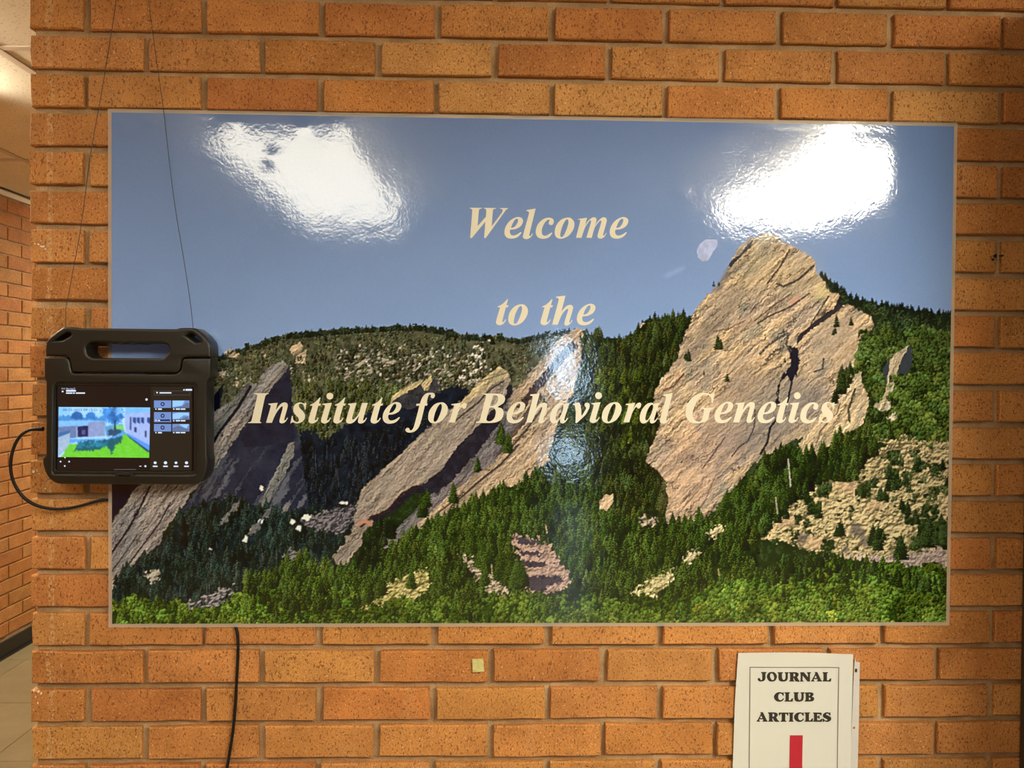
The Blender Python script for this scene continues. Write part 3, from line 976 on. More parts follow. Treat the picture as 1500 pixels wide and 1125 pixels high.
    for (x, y, h) in [(1178, 735, 22), (1190, 757, 30), (1205, 728, 26), (1228, 785, 24), (1165, 765, 18), (1150, 760, 20), (1262, 728, 26), (1290, 728, 22), (1282, 800, 36), (1318, 815, 40), (1340, 805, 34), (1362, 800, 54),
                      (1378, 798, 50), (1388, 800, 46), (1208, 810, 24), (1275, 715, 18), (1305, 720, 30), (1330, 710, 22), (1300, 700, 26), (1345, 690, 24), (1365, 700, 20), (1310, 680, 24), (1240, 690, 24), (1375, 690, 18), (1388, 720, 26),
                      (1290, 790, 20), (1335, 770, 26), (1355, 760, 24), (1320, 750, 22), (1166, 785, 14), (1180, 770, 12)]:
        for q in range(3):
            stamp('con' if prng.random() < .7 else 'dec', x+prng.normal(0, 3.5), y+prng.normal(0, 3), h*prng.uniform(.7, 1), *trees, prng.uniform(.8, 1.15))
    forest([(1268, 660), (1395, 655), (1395, 730), (1300, 735)], 13, 9, 15, (36, 42, 26), (92, 100, 52), 'dec', keep=.7)
    # conifers in front of the flatiron's foot
    forest([(1060, 745), (1088, 710), (1110, 680), (1150, 655), (1165, 668), (1200, 665), (1230, 640), (1300, 650), (1262, 672), (1255, 695), (1200, 705), (1170, 725), (1140, 755), (1110, 785), (1100, 830), (1030, 830), (1030, 780)],
           7, 16, 30, (24, 33, 20), (76, 92, 36), 'con', base=(40, 48, 26))
    stroke([(1152, 672), (1154, 690), (1156, 712)], .8, (176, 160, 134)); stroke([(1134, 728), (1137, 752)], .8, (150, 136, 104), .8)
    # dim forest low on the left
    forest([(170, 850), (215, 812), (240, 796), (262, 752), (300, 735), (345, 725), (380, 742), (440, 752), (520, 748), (512, 775), (498, 800), (482, 822), (520, 840), (520, 870), (430, 880), (340, 900), (165, 905)],
           7.2, 13, 24, (25, 32, 32), (60, 74, 58), 'con', base=(36, 43, 42), hue=.05)
    st_sl, st_m = pmask([(270, 740), (330, 690), (400, 650), (440, 660), (440, 760), (380, 770), (300, 780)], 3)
    rubble([(440, 760), (470, 752), (500, 742), (522, 736), (520, 762), (505, 778), (470, 778)], (92, 84, 80), (60, 56, 56), 3, 260, (128, 118, 110))
    for (x, y, w, h) in [(450, 757, 8, 5), (429, 763, 4, 5), (438, 773, 5, 5), (361, 789, 4, 6), (383, 762, 5, 3), (385, 715, 3, 4), (310, 803, 2, 2), (504, 736, 7, 2)]:
        fill([(x-w, y+h*.4), (x-w*.2, y-h), (x+w, y-h*.5), (x+w*.6, y+h)], (226, 226, 224), 1.5, .95)
    for (x, y) in [(392, 752), (372, 775), (345, 742), (330, 760), (420, 742), (378, 770)]:
        rock([(x-8, y+9), (x-2, y-4), (x+7, y-10), (x+4, y+4)], (96, 94, 88), (118, 112, 100), 58, 2, .5, seed=int(x))
    rubble([(215, 838), (232, 830), (238, 845), (224, 850)], (150, 138, 114), (100, 94, 80), 4, 20)
    rubble([(262, 888), (300, 872), (330, 858), (348, 860), (322, 886), (290, 897)], (98, 92, 88), (58, 56, 56), 3, 260, (158, 146, 132))
    rubble([(410, 815), (430, 805), (444, 810), (438, 820)], (112, 106, 96), (70, 66, 60), 3, 40)
    for _ in range(16):
        x, y = prng.uniform(240, 420), prng.uniform(790, 860)
        stroke([(x, y), (x+prng.normal(1, 1), y+prng.uniform(8, 22))], .4, (120, 116, 108), .5, .2)
    # sunlit forest under the slabs
    forest([(500, 835), (540, 825), (575, 795), (640, 760), (700, 728), (745, 712), (780, 700), (860, 690), (900, 760), (970, 770), (1040, 765), (1110, 790), (1110, 905), (480, 905)],
           7.5, 16, 30, (25, 34, 20), (86, 104, 38), 'con', base=(40, 49, 26))
    forest([(540, 800), (548, 770), (575, 752), (582, 772), (556, 812), (530, 838), (520, 830)], 6, 14, 24, (22, 30, 22), (60, 72, 38), 'con', base=(34, 42, 28))
    fill([(887, 723), (896, 726), (897, 736), (888, 747), (878, 742), (877, 734)], (178, 148, 110), 1, .95, var=.15)
    rock([(877, 745), (878, 733), (886, 725), (897, 723), (897, 733), (889, 744)], (182, 152, 112), (190, 158, 116), 45, 1, .3, seed=81)
    rubble([(748, 783), (780, 786), (806, 800), (820, 820), (836, 845), (832, 860), (800, 868), (772, 862), (765, 830), (755, 800)], (158, 126, 102), (104, 84, 72), 4, 420, (186, 152, 124))
    for pl in ([(752, 786), (782, 790), (795, 797), (760, 796)], [(762, 806), (790, 808), (796, 813), (764, 814)], [(764, 820), (796, 822), (802, 829), (768, 830)], [(768, 842), (820, 842), (824, 850), (790, 864), (772, 860)]):
        fill(pl, (52, 46, 52), 3, .85)
    rubble([(672, 810), (700, 818), (722, 840), (748, 862), (738, 872), (715, 864), (690, 832)], (160, 138, 108), (100, 88, 70), 4, 160, (190, 168, 134))
    rubble([(505, 905), (545, 882), (575, 852), (600, 838), (628, 835), (628, 862), (600, 880), (570, 897), (540, 908)], (160, 144, 82), (92, 86, 48), 5, 420, (204, 184, 120))
    rubble([(925, 868), (950, 845), (985, 835), (985, 850), (960, 870), (935, 880)], (176, 158, 100), (100, 92, 56), 5, 90, (208, 190, 136))
    rubble([(1000, 818), (1015, 802), (1020, 812), (1004, 826)], (180, 158, 116), (120, 106, 80), 4, 30)
    rubble([(1034, 780), (1055, 765), (1062, 772), (1045, 785)], (182, 158, 112), (120, 106, 80), 4, 30)
    rubble([(935, 760), (960, 755), (965, 766), (940, 768)], (160, 140, 108), (90, 80, 64), 4, 24)
    for (x, y, h) in [(706, 830, 44), (716, 838, 48), (735, 848, 46), (748, 856, 52), (757, 860, 44), (690, 808, 34), (765, 856, 36), (665, 735, 30), (698, 745, 26), (740, 738, 30), (722, 740, 28), (620, 756, 34), (626, 742, 28), (712, 856, 30), (604, 860, 30), (640, 870, 34),
                      (560, 870, 34), (540, 880, 26), (985, 778, 22), (1002, 778, 26), (1022, 768, 28), (1064, 745, 30), (1075, 735, 26), (735, 650, 34), (745, 662, 30), (700, 690, 22), (840, 610, 14), (797, 595, 14)]:
        stamp('con', x, y, h, (26, 36, 20), (80, 98, 36), prng.uniform(.85, 1.15))
        stamp('con', x+prng.normal(0, 4), y+2, h*.8, (26, 36, 20), (80, 98, 36), prng.uniform(.85, 1.15))
    stroke([(799, 768), (801, 780)], .7, (190, 160, 110)); stroke([(803, 797), (804, 810)], .7, (190, 160, 110))
    stroke([(1050, 832), (1052, 842)], .7, (186, 160, 100)); stroke([(720, 826), (721, 842)], .7, (176, 150, 104))
    # bright belt along the lower edge
    forest([(155, 880), (240, 880), (300, 896), (350, 876), (420, 856), (470, 838), (520, 850), (520, 870), (500, 935), (155, 935)], 7.5, 13, 22, (30, 44, 18), (108, 132, 40), 'mix', base=(46, 60, 26), hue=.12)
    forest([(350, 850), (400, 830), (450, 812), (485, 826), (520, 850), (500, 885), (400, 900)], 8, 15, 24, (32, 44, 22), (94, 112, 42), 'con')
    forest([(480, 900), (620, 880), (760, 875), (900, 880), (1000, 870), (1100, 845), (1200, 830), (1240, 818), (1400, 835), (1400, 935), (480, 935)], 7.8, 15, 24, (30, 44, 18), (98, 120, 38), 'mix', base=(46, 60, 26))
    forest([(990, 900), (1060, 870), (1150, 850), (1230, 842), (1400, 850), (1400, 930), (980, 930)], 9, 14, 22, (34, 50, 18), (112, 134, 44), 'dec', keep=.9, hue=.12)
    forest([(1100, 830), (1170, 815), (1250, 820), (1330, 840), (1395, 850), (1395, 868), (1250, 845), (1120, 855)], 8, 15, 22, (26, 36, 20), (76, 94, 38), 'con')


paint_print()
# film-like micro contrast of a photographic print
IMG += .75*(IMG-np.stack([blur(IMG[..., k], 1) for k in range(3)], -1))
IMG += ((prng.random((CH, CW, 1))-.5)*5).astype(np.float32)
IMG = np.clip(IMG, 0, 255)


# ------------------------------------------------------------------ poster
def wave(x, z):
    """gentle waviness of the laminated sheet (metres, towards the viewer)"""
    zz = z-EYE
    h = .00035*np.sin(5.2*x+3.1*zz+.6)+.00028*np.sin(9.0*x-6.5*zz+2.0)+.00022*np.sin(3.0*x+13.0*zz+1.0)
    h = h+.00016*np.sin(21*x+11*zz)*np.sin(17*zz-8*x+1.3)
    for cx, cz, s, a in ((-.655, .43, .014, .0011), (-.60, .435, .010, .0008), (-.39, .375, .012, .0007), (.40, .43, .03, .0007), (-.08, .36, .04, .0006), (.33, .33, .012, .0005), (-.46, .44, .012, .0006), (-.335, .43, .008, .0006)):
        h = h+a*np.exp(-((x-cx)**2+(zz-cz)**2)/(2*s*s))
    edge = np.minimum(np.minimum(x-PX0, PX1-x), np.minimum(z-PZ0, PZ1-z))
    return h*np.clip(edge/.02, .1, 1)


PY = -.0062
poster = empty('poster', ((PX0+PX1)/2, PY, PZ0))
tag(poster, 'large glossy landscape poster of leaning rock peaks and forest, welcome lettering across it', 'poster')


def grid_mesh(name, xs, zs, ys, cols, material, parent, smooth=True):
    nx, nz = len(xs), len(zs)
    X, Z = np.meshgrid(xs, zs)
    co = np.stack([X, ys if np.ndim(ys) else np.full_like(X, ys), Z], -1).reshape(-1, 3).astype(np.float32)
    i = (np.arange(nz-1)[:, None]*nx+np.arange(nx-1)[None, :]).reshape(-1)
    q = np.stack([i, i+1, i+nx+1, i+nx], 1).astype(np.int32)
    me = bpy.data.meshes.new(name)
    me.vertices.add(len(co)); me.vertices.foreach_set('co', co.ravel())
    me.loops.add(q.size); me.loops.foreach_set('vertex_index', q.ravel())
    me.polygons.add(len(q))
    me.polygons.foreach_set('loop_start', np.arange(0, q.size, 4, dtype=np.int32))
    me.polygons.foreach_set('use_smooth', np.full(len(q), smooth))
    me.update(calc_edges=True)
    if cols is not None:
        ca = me.color_attributes.new('print', 'FLOAT_COLOR', 'POINT')
        rgba = np.ones((len(co), 4), np.float32); rgba[:, :3] = cols.reshape(-1, 3)
        ca.data.foreach_set('color', rgba.ravel())
    me.materials.append(material)
    o = bpy.data.objects.new(name, me)
    return link(o, parent)


def local(o, thing):
    """keep world placement of a part whose vertices are written in world space"""
    o.matrix_parent_inverse = Matrix.Translation(thing.location).inverted()
    return o


def lin(a):
    a = a/255.
    return np.where(a <= .04045, a/12.92, ((a+.055)/1.055)**2.4)


def sample(img, px, py):
    x = np.clip(px-CX, 0, CW-1.01); y = np.clip(py-CY, 0, CH-1.01)
    xi = x.astype(int); yi = y.astype(int); fx = (x-xi)[..., None]; fy = (y-yi)[..., None]
    return (img[yi, xi]*(1-fx)+img[yi, xi+1]*fx)*(1-fy)+(img[yi+1, xi]*(1-fx)+img[yi+1, xi+1]*fx)*fy


BOR = .0062
NX, NZ = 1050, 632
xs = np.linspace(PX0+BOR, PX1-BOR, NX); zs = np.linspace(PZ0+BOR, PZ1-BOR, NZ)
X, Z = np.meshgrid(xs, zs)
pw = np.stack([X, np.zeros_like(X), Z], -1)-CAMP
dw = pw@_f
cols = sample(IMG, 750+FPX*(pw@_r)/dw, 562.5-FPX*(pw@_u)/dw)
cols = np.clip((lin(cols)-.010)/ILL, .004, .95)
pm, t = attr_material('poster_print', .075, .8)
g = t.n('ShaderNodeNewGeometry')
n1 = t.bump(t.noise(g.outputs['Position'], 210, 2, .5), .16, .0006)
n2 = t.bump(t.noise(g.outputs['Position'], 34, 3, .5), .09, .003, n1)
t.l(n2, t.b.inputs['Normal'])
o = grid_mesh('printed_sheet', xs, zs, PY-wave(X, Z), cols, pm, poster)
local(o, poster)
# clear lamination margin
lam = mat('clear_laminate', (.8, .76, .68), .12)
lam.node_tree.nodes['Principled BSDF'].inputs['Alpha'].default_value = .34
for (a, b, c, d) in ((PX0, PX1, PZ1-BOR, PZ1), (PX0, PX1, PZ0, PZ0+BOR), (PX0, PX0+BOR, PZ0+BOR, PZ1-BOR), (PX1-BOR, PX1, PZ0+BOR, PZ1-BOR)):
    n = 90
    if b-a > d-c: gx, gz = np.linspace(a, b, n), np.array([c, d])
    else: gx, gz = np.array([a, b]), np.linspace(c, d, n)
    A, B = np.meshgrid(gx, gz)
    o = grid_mesh('clear_margin', gx, gz, PY-wave(A, B), None, lam, poster)
    local(o, poster)

# lettering: bold italic roman letters, drawn at 6.25 units per photo pixel, (x, y down, 1 = corner), baseline last
GLY = {
 'I': (340, [[(55, 68, 1), (188, 68, 1), (187, 75, 1), (168, 80), (156, 98), (110, 312), (108, 326), (120, 334, 1), (119, 341, 1), (0, 341, 1), (2, 334, 1), (22, 329), (33, 312), (83, 98), (80, 82), (56, 75, 1)]]),
 'n': (340, [[(164, 338, 1), (207, 188), (204, 177), (186, 172, 1), (187, 164, 1), (270, 155, 1), (252, 224, 1), (290, 174), (325, 153), (355, 160), (362, 185), (355, 217), (331, 303), (333, 317), (345, 310), (357, 290, 1), (364, 295, 1), (340, 330), (312, 343), (289, 335), (288, 310), (315, 207), (315, 190), (300, 193), (264, 238), (238, 287), (218, 338, 1)]]),
 's': (340, [[(532, 156, 1), (522, 218, 1), (515, 218, 1), (507, 180), (482, 163), (462, 176), (470, 203), (503, 238), (519, 272), (510, 310), (478, 337), (440, 343), (415, 335), (400, 335), (392, 343, 1), (385, 343, 1), (398, 275, 1), (406, 275, 1), (414, 312), (442, 332), (462, 318), (454, 290), (424, 256), (411, 222), (420, 181), (450, 156), (480, 152), (500, 159), (514, 161), (523, 156, 1)]]),
 't': (340, [[(655, 108, 1), (663, 108, 1), (648, 163, 1), (667, 163, 1), (661, 182, 1), (643, 182, 1), (611, 303), (613, 316), (625, 311), (640, 290, 1), (646, 295, 1), (625, 328), (590, 345), (559, 335), (554, 308), (590, 182, 1), (567, 182, 1), (570, 173, 1), (603, 158), (630, 135)]]),
 'i': (340, [[(681, 172, 1), (682, 164, 1), (766, 155, 1), (723, 303), (725, 316), (738, 310), (752, 290, 1), (758, 295, 1), (735, 330), (700, 345), (671, 333), (669, 306), (703, 190), (699, 177)],
             [(748, 64), (770, 73), (779, 95), (770, 117), (748, 126), (726, 117), (717, 95), (726, 73)]]),
 'u': (340, [[(913, 173, 1), (914, 165, 1), (992, 156, 1), (953, 289), (955, 307), (973, 301), (1010, 255), (1030, 200), (1041, 157, 1), (1094, 157, 1), (1053, 300), (1054, 316), (1066, 310), (1080, 290, 1), (1086, 295, 1), (1062, 332), (1030, 345), (1006, 335), (1006, 308), (1016, 272, 1), (975, 325), (935, 345), (902, 336), (898, 305), (931, 192), (928, 178)]]),
 'e': (340, [[(1385, 292, 1), (1350, 330), (1300, 346), (1250, 336), (1228, 296), (1240, 235), (1282, 180), (1340, 150), (1383, 157), (1398, 188), (1376, 233), (1325, 260), (1282, 266), (1280, 298), (1300, 317), (1338, 310), (1378, 285, 1)],
             [(1287, 250, 1), (1321, 238), (1345, 205), (1352, 176), (1341, 164), (1321, 178), (1300, 213)]]),
 'f': (335, [[(298, 88), (284, 112), (260, 104), (261, 86), (250, 77), (234, 100), (222, 160, 1), (231, 160, 1), (226, 180, 1), (206, 180, 1), (165, 340), (131, 400), (85, 424), (45, 422), (28, 402), (40, 383), (62, 386), (69, 402), (86, 402), (106, 368), (156, 180, 1), (125, 180, 1), (129, 163, 1), (161, 161, 1), (180, 110), (215, 70), (262, 62), (289, 68)]]),
 'o': (335, [[(385, 156), (414, 196), (405, 255), (361, 315), (297, 342), (250, 328), (235, 285), (250, 220), (295, 168), (346, 150)],
             [(350, 164), (361, 190), (346, 250), (319, 310), (297, 328), (285, 310), (299, 245), (326, 185)]]),
 'r': (335, [[(426, 333, 1), (471, 190), (467, 178), (447, 174, 1), (449, 165, 1), (534, 155, 1), (515, 216, 1), (541, 171), (570, 153), (588, 166), (582, 195), (562, 209), (546, 195), (533, 203), (506, 250), (480, 333, 1)]]),
 'B': (335, [[(735, 70, 1), (858, 70), (912, 80), (935, 112), (920, 156), (868, 191), (906, 206), (922, 245), (905, 300), (856, 330), (790, 337), (669, 337, 1), (671, 328, 1), (694, 323), (706, 304), (761, 97), (757, 82), (735, 78, 1)],
             [(826, 87, 1), (856, 86), (871, 108), (860, 155), (828, 180), (798, 183, 1)], [(793, 198, 1), (832, 200), (850, 235), (838, 292), (806, 320), (776, 320), (764, 306, 1)]]),
 'h': (333, [[(3, 333, 1), (62, 112), (59, 93), (38, 88, 1), (40, 78, 1), (126, 68, 1), (88, 214, 1), (126, 170), (160, 153), (189, 160), (194, 188), (161, 300), (163, 315), (173, 309), (182, 290, 1), (190, 295, 1), (165, 328), (136, 342), (116, 331), (118, 304), (148, 206), (148, 191), (131, 195), (96, 236), (72, 288), (55, 333, 1)]]),
 'a': (333, [[(355, 159, 1), (398, 155, 1), (352, 299), (353, 316), (364, 310), (378, 290, 1), (385, 296, 1), (362, 328), (335, 342), (313, 331), (314, 299, 1), (285, 330), (250, 342), (224, 322), (220, 280), (240, 215), (285, 165), (328, 152), (350, 166)],
             [(334, 170), (342, 190), (326, 250), (297, 304), (278, 314), (271, 295), (285, 235), (311, 185)]]),
 'v': (333, [[(427, 172, 1), (428, 163, 1), (484, 153), (500, 188), (508, 274, 1), (545, 217), (547, 196), (535, 178), (541, 158), (562, 152), (580, 166), (578, 200), (547, 258), (497, 308), (464, 338, 1), (451, 338, 1), (455, 250), (448, 188), (441, 175)]]),
 'l': (333, [[(1270, 88, 1), (1272, 78, 1), (1354, 65, 1), (1296, 300), (1298, 316), (1309, 310), (1322, 290, 1), (1328, 296, 1), (1305, 330), (1270, 344), (1241, 333), (1239, 306), (1292, 112), (1288, 93)]]),
 'G': (335, [[(348, 67, 1), (329, 156, 1), (318, 156, 1), (312, 106), (276, 79), (226, 95), (175, 160), (146, 250), (160, 305), (195, 326), (227, 315), (250, 226), (244, 213), (218, 208, 1), (220, 200, 1), (336, 200, 1), (334, 208, 1), (315, 214), (305, 231), (282, 312), (240, 332), (190, 342), (125, 330), (85, 275), (90, 190), (140, 110), (215, 68), (275, 66), (316, 78), (337, 67, 1)]]),
 'c': (335, [[(1275, 290, 1), (1245, 328), (1195, 343), (1145, 330), (1123, 285), (1140, 215), (1190, 165), (1240, 150), (1278, 161), (1288, 190), (1272, 217), (1246, 212), (1241, 192), (1249, 177), (1237, 168), (1206, 195), (1181, 250), (1181, 299), (1205, 315), (1235, 305), (1268, 284, 1)]]),
 'W': (312, [[(a*.5, b*.5)+((1,) if c else ()) for a, b, c in ((108, 84, 1), (108, 70, 1), (330, 72, 1), (326, 84, 1), (285, 95, 0), (271, 125, 0), (247, 405, 1), (398, 235, 1), (405, 125, 0), (395, 95, 0), (362, 84, 1), (365, 72, 1), (585, 75, 1), (580, 88, 1), (540, 99, 0), (526, 130, 0), (503, 410, 1),
              (685, 165, 0), (702, 111, 0), (690, 95, 0), (655, 89, 1), (660, 75, 1), (803, 78, 1), (798, 92, 1), (770, 105, 0), (745, 137, 0), (395, 622, 1), (366, 622, 1), (388, 325, 1), (142, 622, 1), (110, 622, 1), (150, 125, 0), (140, 96, 0))]]),
 'm': (312, [[(a*.5836, b*.5836)+((1,) if c else ()) for a, b, c in ((568, 532, 1), (635, 268, 0), (628, 252, 0), (598, 248, 1), (600, 239, 1), (742, 218, 1), (712, 334, 1), (760, 265, 0), (830, 214, 0), (880, 224, 0), (888, 265, 0), (866, 342, 1), (915, 270, 0), (985, 213, 0), (1039, 225, 0), (1048, 275, 0), (992, 480, 0), (996, 497, 0), (1015, 488, 0),
              (1038, 455, 1), (1048, 460, 1), (1005, 522, 0), (955, 545, 0), (912, 530, 0), (906, 490, 0), (964, 288, 0), (960, 265, 0), (940, 269, 0), (870, 356, 0), (842, 430, 0), (815, 532, 1), (730, 532, 1), (802, 292, 0), (803, 267, 0), (785, 263, 0), (721, 350, 0), (688, 430, 0), (655, 532, 1))]]),
}


def word(name, placed, scale, glyphs, material, surf, parent, parent_thing):
    """placed: (glyph, left px, baseline px); one mesh per word lying on the surface function surf(x, z) -> y"""
    loops = []
    for ch, lx, by in placed:
        bl, outs = glyphs[ch]
        minx = min(p[0] for ol in outs for p in ol)
        for ol in outs:
            loops.append([(lx+(x-minx)/scale, by+(y-bl)/scale) for x, y in spline_pts(ol, 4)])
    o = plate(name, loops, 0., 0., material, parent)
    for v in o.data.vertices:
        v.co.y = float(surf(np.array(v.co.x), np.array(v.co.z)))
    local(o, parent_thing)
    return o


psurf = lambda x, z: PY-wave(x, z)-.00045
C1, C2, C3, C4 = 365, 590, 770, 990
b1, b2, b3 = 349.7, 476.0, 618.8
S = 6.25
words = {
 'welcome': [('W', 688.6, 349.9), ('e', 738.8, b1), ('l', 766, b1), ('c', 784.4, b1), ('o', 812, b1), ('m', 843, b1), ('e', 892.2, b1)],
 'to': [('t', 726.7, b2), ('o', 744.3, b2)],
 'the': [('t', 791.5, b2), ('h', 808.2, b2), ('e', 844.3, b2)],
 'institute': [(c, C1+u_/S, b3+.5) for c, u_ in (('I', 0), ('n', 164), ('s', 386), ('t', 552), ('i', 667), ('t', 778), ('u', 896), ('t', 1118), ('e', 1228))],
 'for': [(c, C2+u_/S, b3) for c, u_ in (('f', 28), ('o', 235), ('r', 425))],
 'behavioral': [('B', C2+670/S, b3), ('e', C2+950/S, b3)]+[(c, C3+u_/S, b3-.3) for c, u_ in (('h', 3), ('a', 220), ('v', 427), ('i', 583), ('o', 692), ('r', 888), ('a', 1037), ('l', 1222))],
 'genetics': [(c, C4+u_/S, b3-.2) for c, u_ in (('G', 83), ('e', 343), ('n', 512), ('e', 735), ('t', 905), ('i', 1018), ('c', 1123), ('s', 1290))],
}
for k, pl in words.items():
    o = word('lettering', pl, S, GLY, M['cream'], psurf, poster, poster)
    o['label'] = 'cream bold italic word on the poster'


# ------------------------------------------------------------------ tablet in a rugged case
def crop(pts, ox, oy, s):
    return [(ox+p[0]/s, oy+p[1]/s)+tuple(p[2:]) for p in pts]


def T(pts, n=4):
    return spline_pts(crop(pts, 50, 470, 4.5), n)


TYF, TYB = -.052, -.016          # front and back of the case
tab = empty('tablet', at(185, 705, TYB))
tag(tab, 'black rugged cased tablet with carry handle showing a lawn camera view, hung beside the poster', 'tablet')

HANDLE = [(72, 232, 1), (70, 195), (76, 148), (100, 108), (178, 48), (205, 40), (260, 41), (310, 47), (620, 50), (930, 54), (962, 46), (1052, 48), (1082, 64), (1120, 98), (1152, 142), (1161, 190), (1161, 240, 1),
          (1005, 240, 1), (978, 250), (966, 280), (960, 318), (940, 341), (915, 343, 1), (268, 339, 1), (250, 334), (240, 312), (234, 268), (222, 244), (200, 232, 1)]
SLOT = [(340, 178), (352, 152), (385, 141), (430, 141), (498, 144), (512, 151), (530, 151), (545, 145), (570, 145), (585, 152), (605, 152), (620, 146), (650, 146), (665, 152), (690, 152), (705, 147), (850, 149), (880, 165), (887, 185), (884, 208), (846, 247, 1), (386, 243, 1), (348, 217)]
HOLE_L = [(128, 130, 1), (182, 88), (214, 74), (238, 84), (230, 102), (180, 128, 1)]
HOLE_R = [(998, 98, 1), (1016, 82), (1042, 84), (1082, 116), (1097, 134), (1062, 140, 1)]
BODY = [(64, 238, 1), (198, 238, 1), (221, 251), (232, 274), (239, 316), (249, 339), (266, 346, 1), (918, 350, 1), (943, 346), (966, 322), (972, 284), (983, 257), (1006, 247, 1), (1161, 247, 1), (1160, 368, 1), (1136, 398, 1), (1135, 885, 1),
        (1142, 915, 1), (1136, 985), (1112, 1040), (1062, 1076), (1000, 1080, 1), (210, 1078, 1), (146, 1072), (92, 1034), (66, 985), (54, 940, 1), (54, 912, 1), (75, 888, 1), (76, 402, 1), (64, 370, 1)]
OPEN = [(128, 440), (150, 410), (200, 408), (1020, 414), (1062, 422), (1070, 460), (1068, 960), (1062, 1006), (1020, 1014), (160, 1010), (124, 1004), (122, 960)]

case = plate('case_body', [T(BODY), T(OPEN)], TYF, TYB, M['rubber'], tab, bevel=.0032, bres=3, smooth=True)
hnd = plate('carry_handle', [T(HANDLE), T(SLOT, 3), T(HOLE_L, 3), T(HOLE_R, 3)], TYF+.001, TYB+.004, M['rubber'], tab, bevel=.0042, bres=3, smooth=True)
hnd['label'] = 'moulded carry handle with finger grip slot'


def shade_flat(o, ang=35):
    me = o.data
    bm = bmesh.new(); bm.from_mesh(me)
    bmesh.ops.remove_doubles(bm, verts=bm.verts, dist=1e-5)
    for e in bm.edges:
        if len(e.link_faces) == 2 and e.calc_face_angle(0) > math.radians(ang): e.smooth = False
    bm.to_mesh(me); bm.free()


for o in (case, hnd):
    shade_flat(o); local(o, tab)
# recessed inner lip, bezel glass and back plate
lip = plate('inner_lip', [T([(120, 412), (150, 400), (1050, 406), (1080, 420), (1076, 1000), (1062, 1020), (140, 1018), (114, 1004)]),
                          T([(140, 445), (160, 425), (1030, 430), (1052, 445), (1050, 975), (1044, 994), (150, 990), (138, 975)])], TYF+.0045, TYF+.014, M['rubber'], tab, bevel=.001)
local(lip, tab)
GY = TYF+.0075
glass = plate('screen_glass', [T([(132, 430), (150, 418), (1045, 424), (1060, 440), (1058, 980), (1048, 1002), (145, 998), (130, 985)])], GY, GY+.004, M['bezel'], tab, bevel=.0005)
local(glass, tab)
bkp = plate('back_plate', [T([(100, 380, 1), (1110, 380, 1), (1100, 1050, 1), (100, 1045, 1)])], GY+.0045, TYB, M['rubber'], tab)
local(bkp, tab)
lat = plate('port_flap', [T([(528, 1008, 1), (652, 1008, 1), (652, 1022), (640, 1040, 1), (548, 1040, 1), (532, 1024)])], TYF-.0012, TYF+.006, M['rubber'], tab, bevel=.0008)
local(lat, tab)
slot_ = plate('port_slot', [T([(552, 1014, 1), (630, 1014, 1), (626, 1028, 1), (556, 1028, 1)])], TYF-.0016, TYF+.002, M['bezel'], lat)
slot_.matrix_parent_inverse = lat.matrix_parent_inverse.copy()
slot_.matrix_parent_inverse = Matrix.Identity(4)

# picture on the screen (it gives off its own light)
SG = GY-.0006


def screen_mat(name, col, s):
    return mat(name, (.004, .004, .004), .25, .5, s2l(col), s)


ui_white = screen_mat('ui_white', (215, 228, 248), 1.0)
ui_grey = screen_mat('ui_grey', (88, 84, 92), 1.0)
ui_blue = screen_mat('ui_blue', (112, 140, 200), 1.0)
ui_dark = screen_mat('ui_dark', (26, 40, 84), 1.0)
ui_ink = screen_mat('ui_ink', (52, 84, 128), 1.0)
ui_panel = screen_mat('ui_panel', (44, 36, 26), .75)
ui_back = screen_mat('ui_back', (30, 20, 16), .75)
V = lambda pts: crop(pts, 80, 560, 7.143)


def ui(name, pts, material, y=SG, label=None):
    o = plate(name, [[q[:2] for q in V(pts)]] if not isinstance(pts[0][0], (list, tuple)) else [[q[:2] for q in V(p)] for p in pts], y, y, material, tab)
    local(o, tab)
    if label: o['label'] = label
    return o


def rect(a, b, c, d):
    return [(a, b), (c, b), (c, d), (a, d)]


ui('screen_background', rect(28, 35, 1440, 925), ui_back, SG+.0004)
ui('side_panel', [(1008, 45), (1435, 48), (1430, 925), (1000, 925)], ui_panel, SG+.0002)

VW, VH = 240, 134
vy, vx = np.mgrid[0:VH, 0:VW].astype(np.float32)
U = 40+vx/(VW-1)*960; W_ = 258+vy/(VH-1)*530          # coordinates of the enlarged screen crop
vid = np.zeros((VH, VW, 3), np.float32)


def vpoly(pts, col, a=1., rough=0.):
    p = np.array(pts, float)
    X_ = U+(vnoise(U/14, W_/14, 3)-.5)*rough*2; Y_ = W_+(vnoise(U/14, W_/14, 8)-.5)*rough*2
    m = np.zeros(U.shape, bool)
    for i in range(len(p)):
        (xa, ya), (xb, yb) = p[i], p[(i+1) % len(p)]
        if ya == yb: continue
        m ^= ((ya > Y_) != (yb > Y_)) & (X_ < (xb-xa)*(Y_-ya)/(yb-ya)+xa)
    vid[m] = vid[m]*(1-a)+np.array(col, np.float32)*a


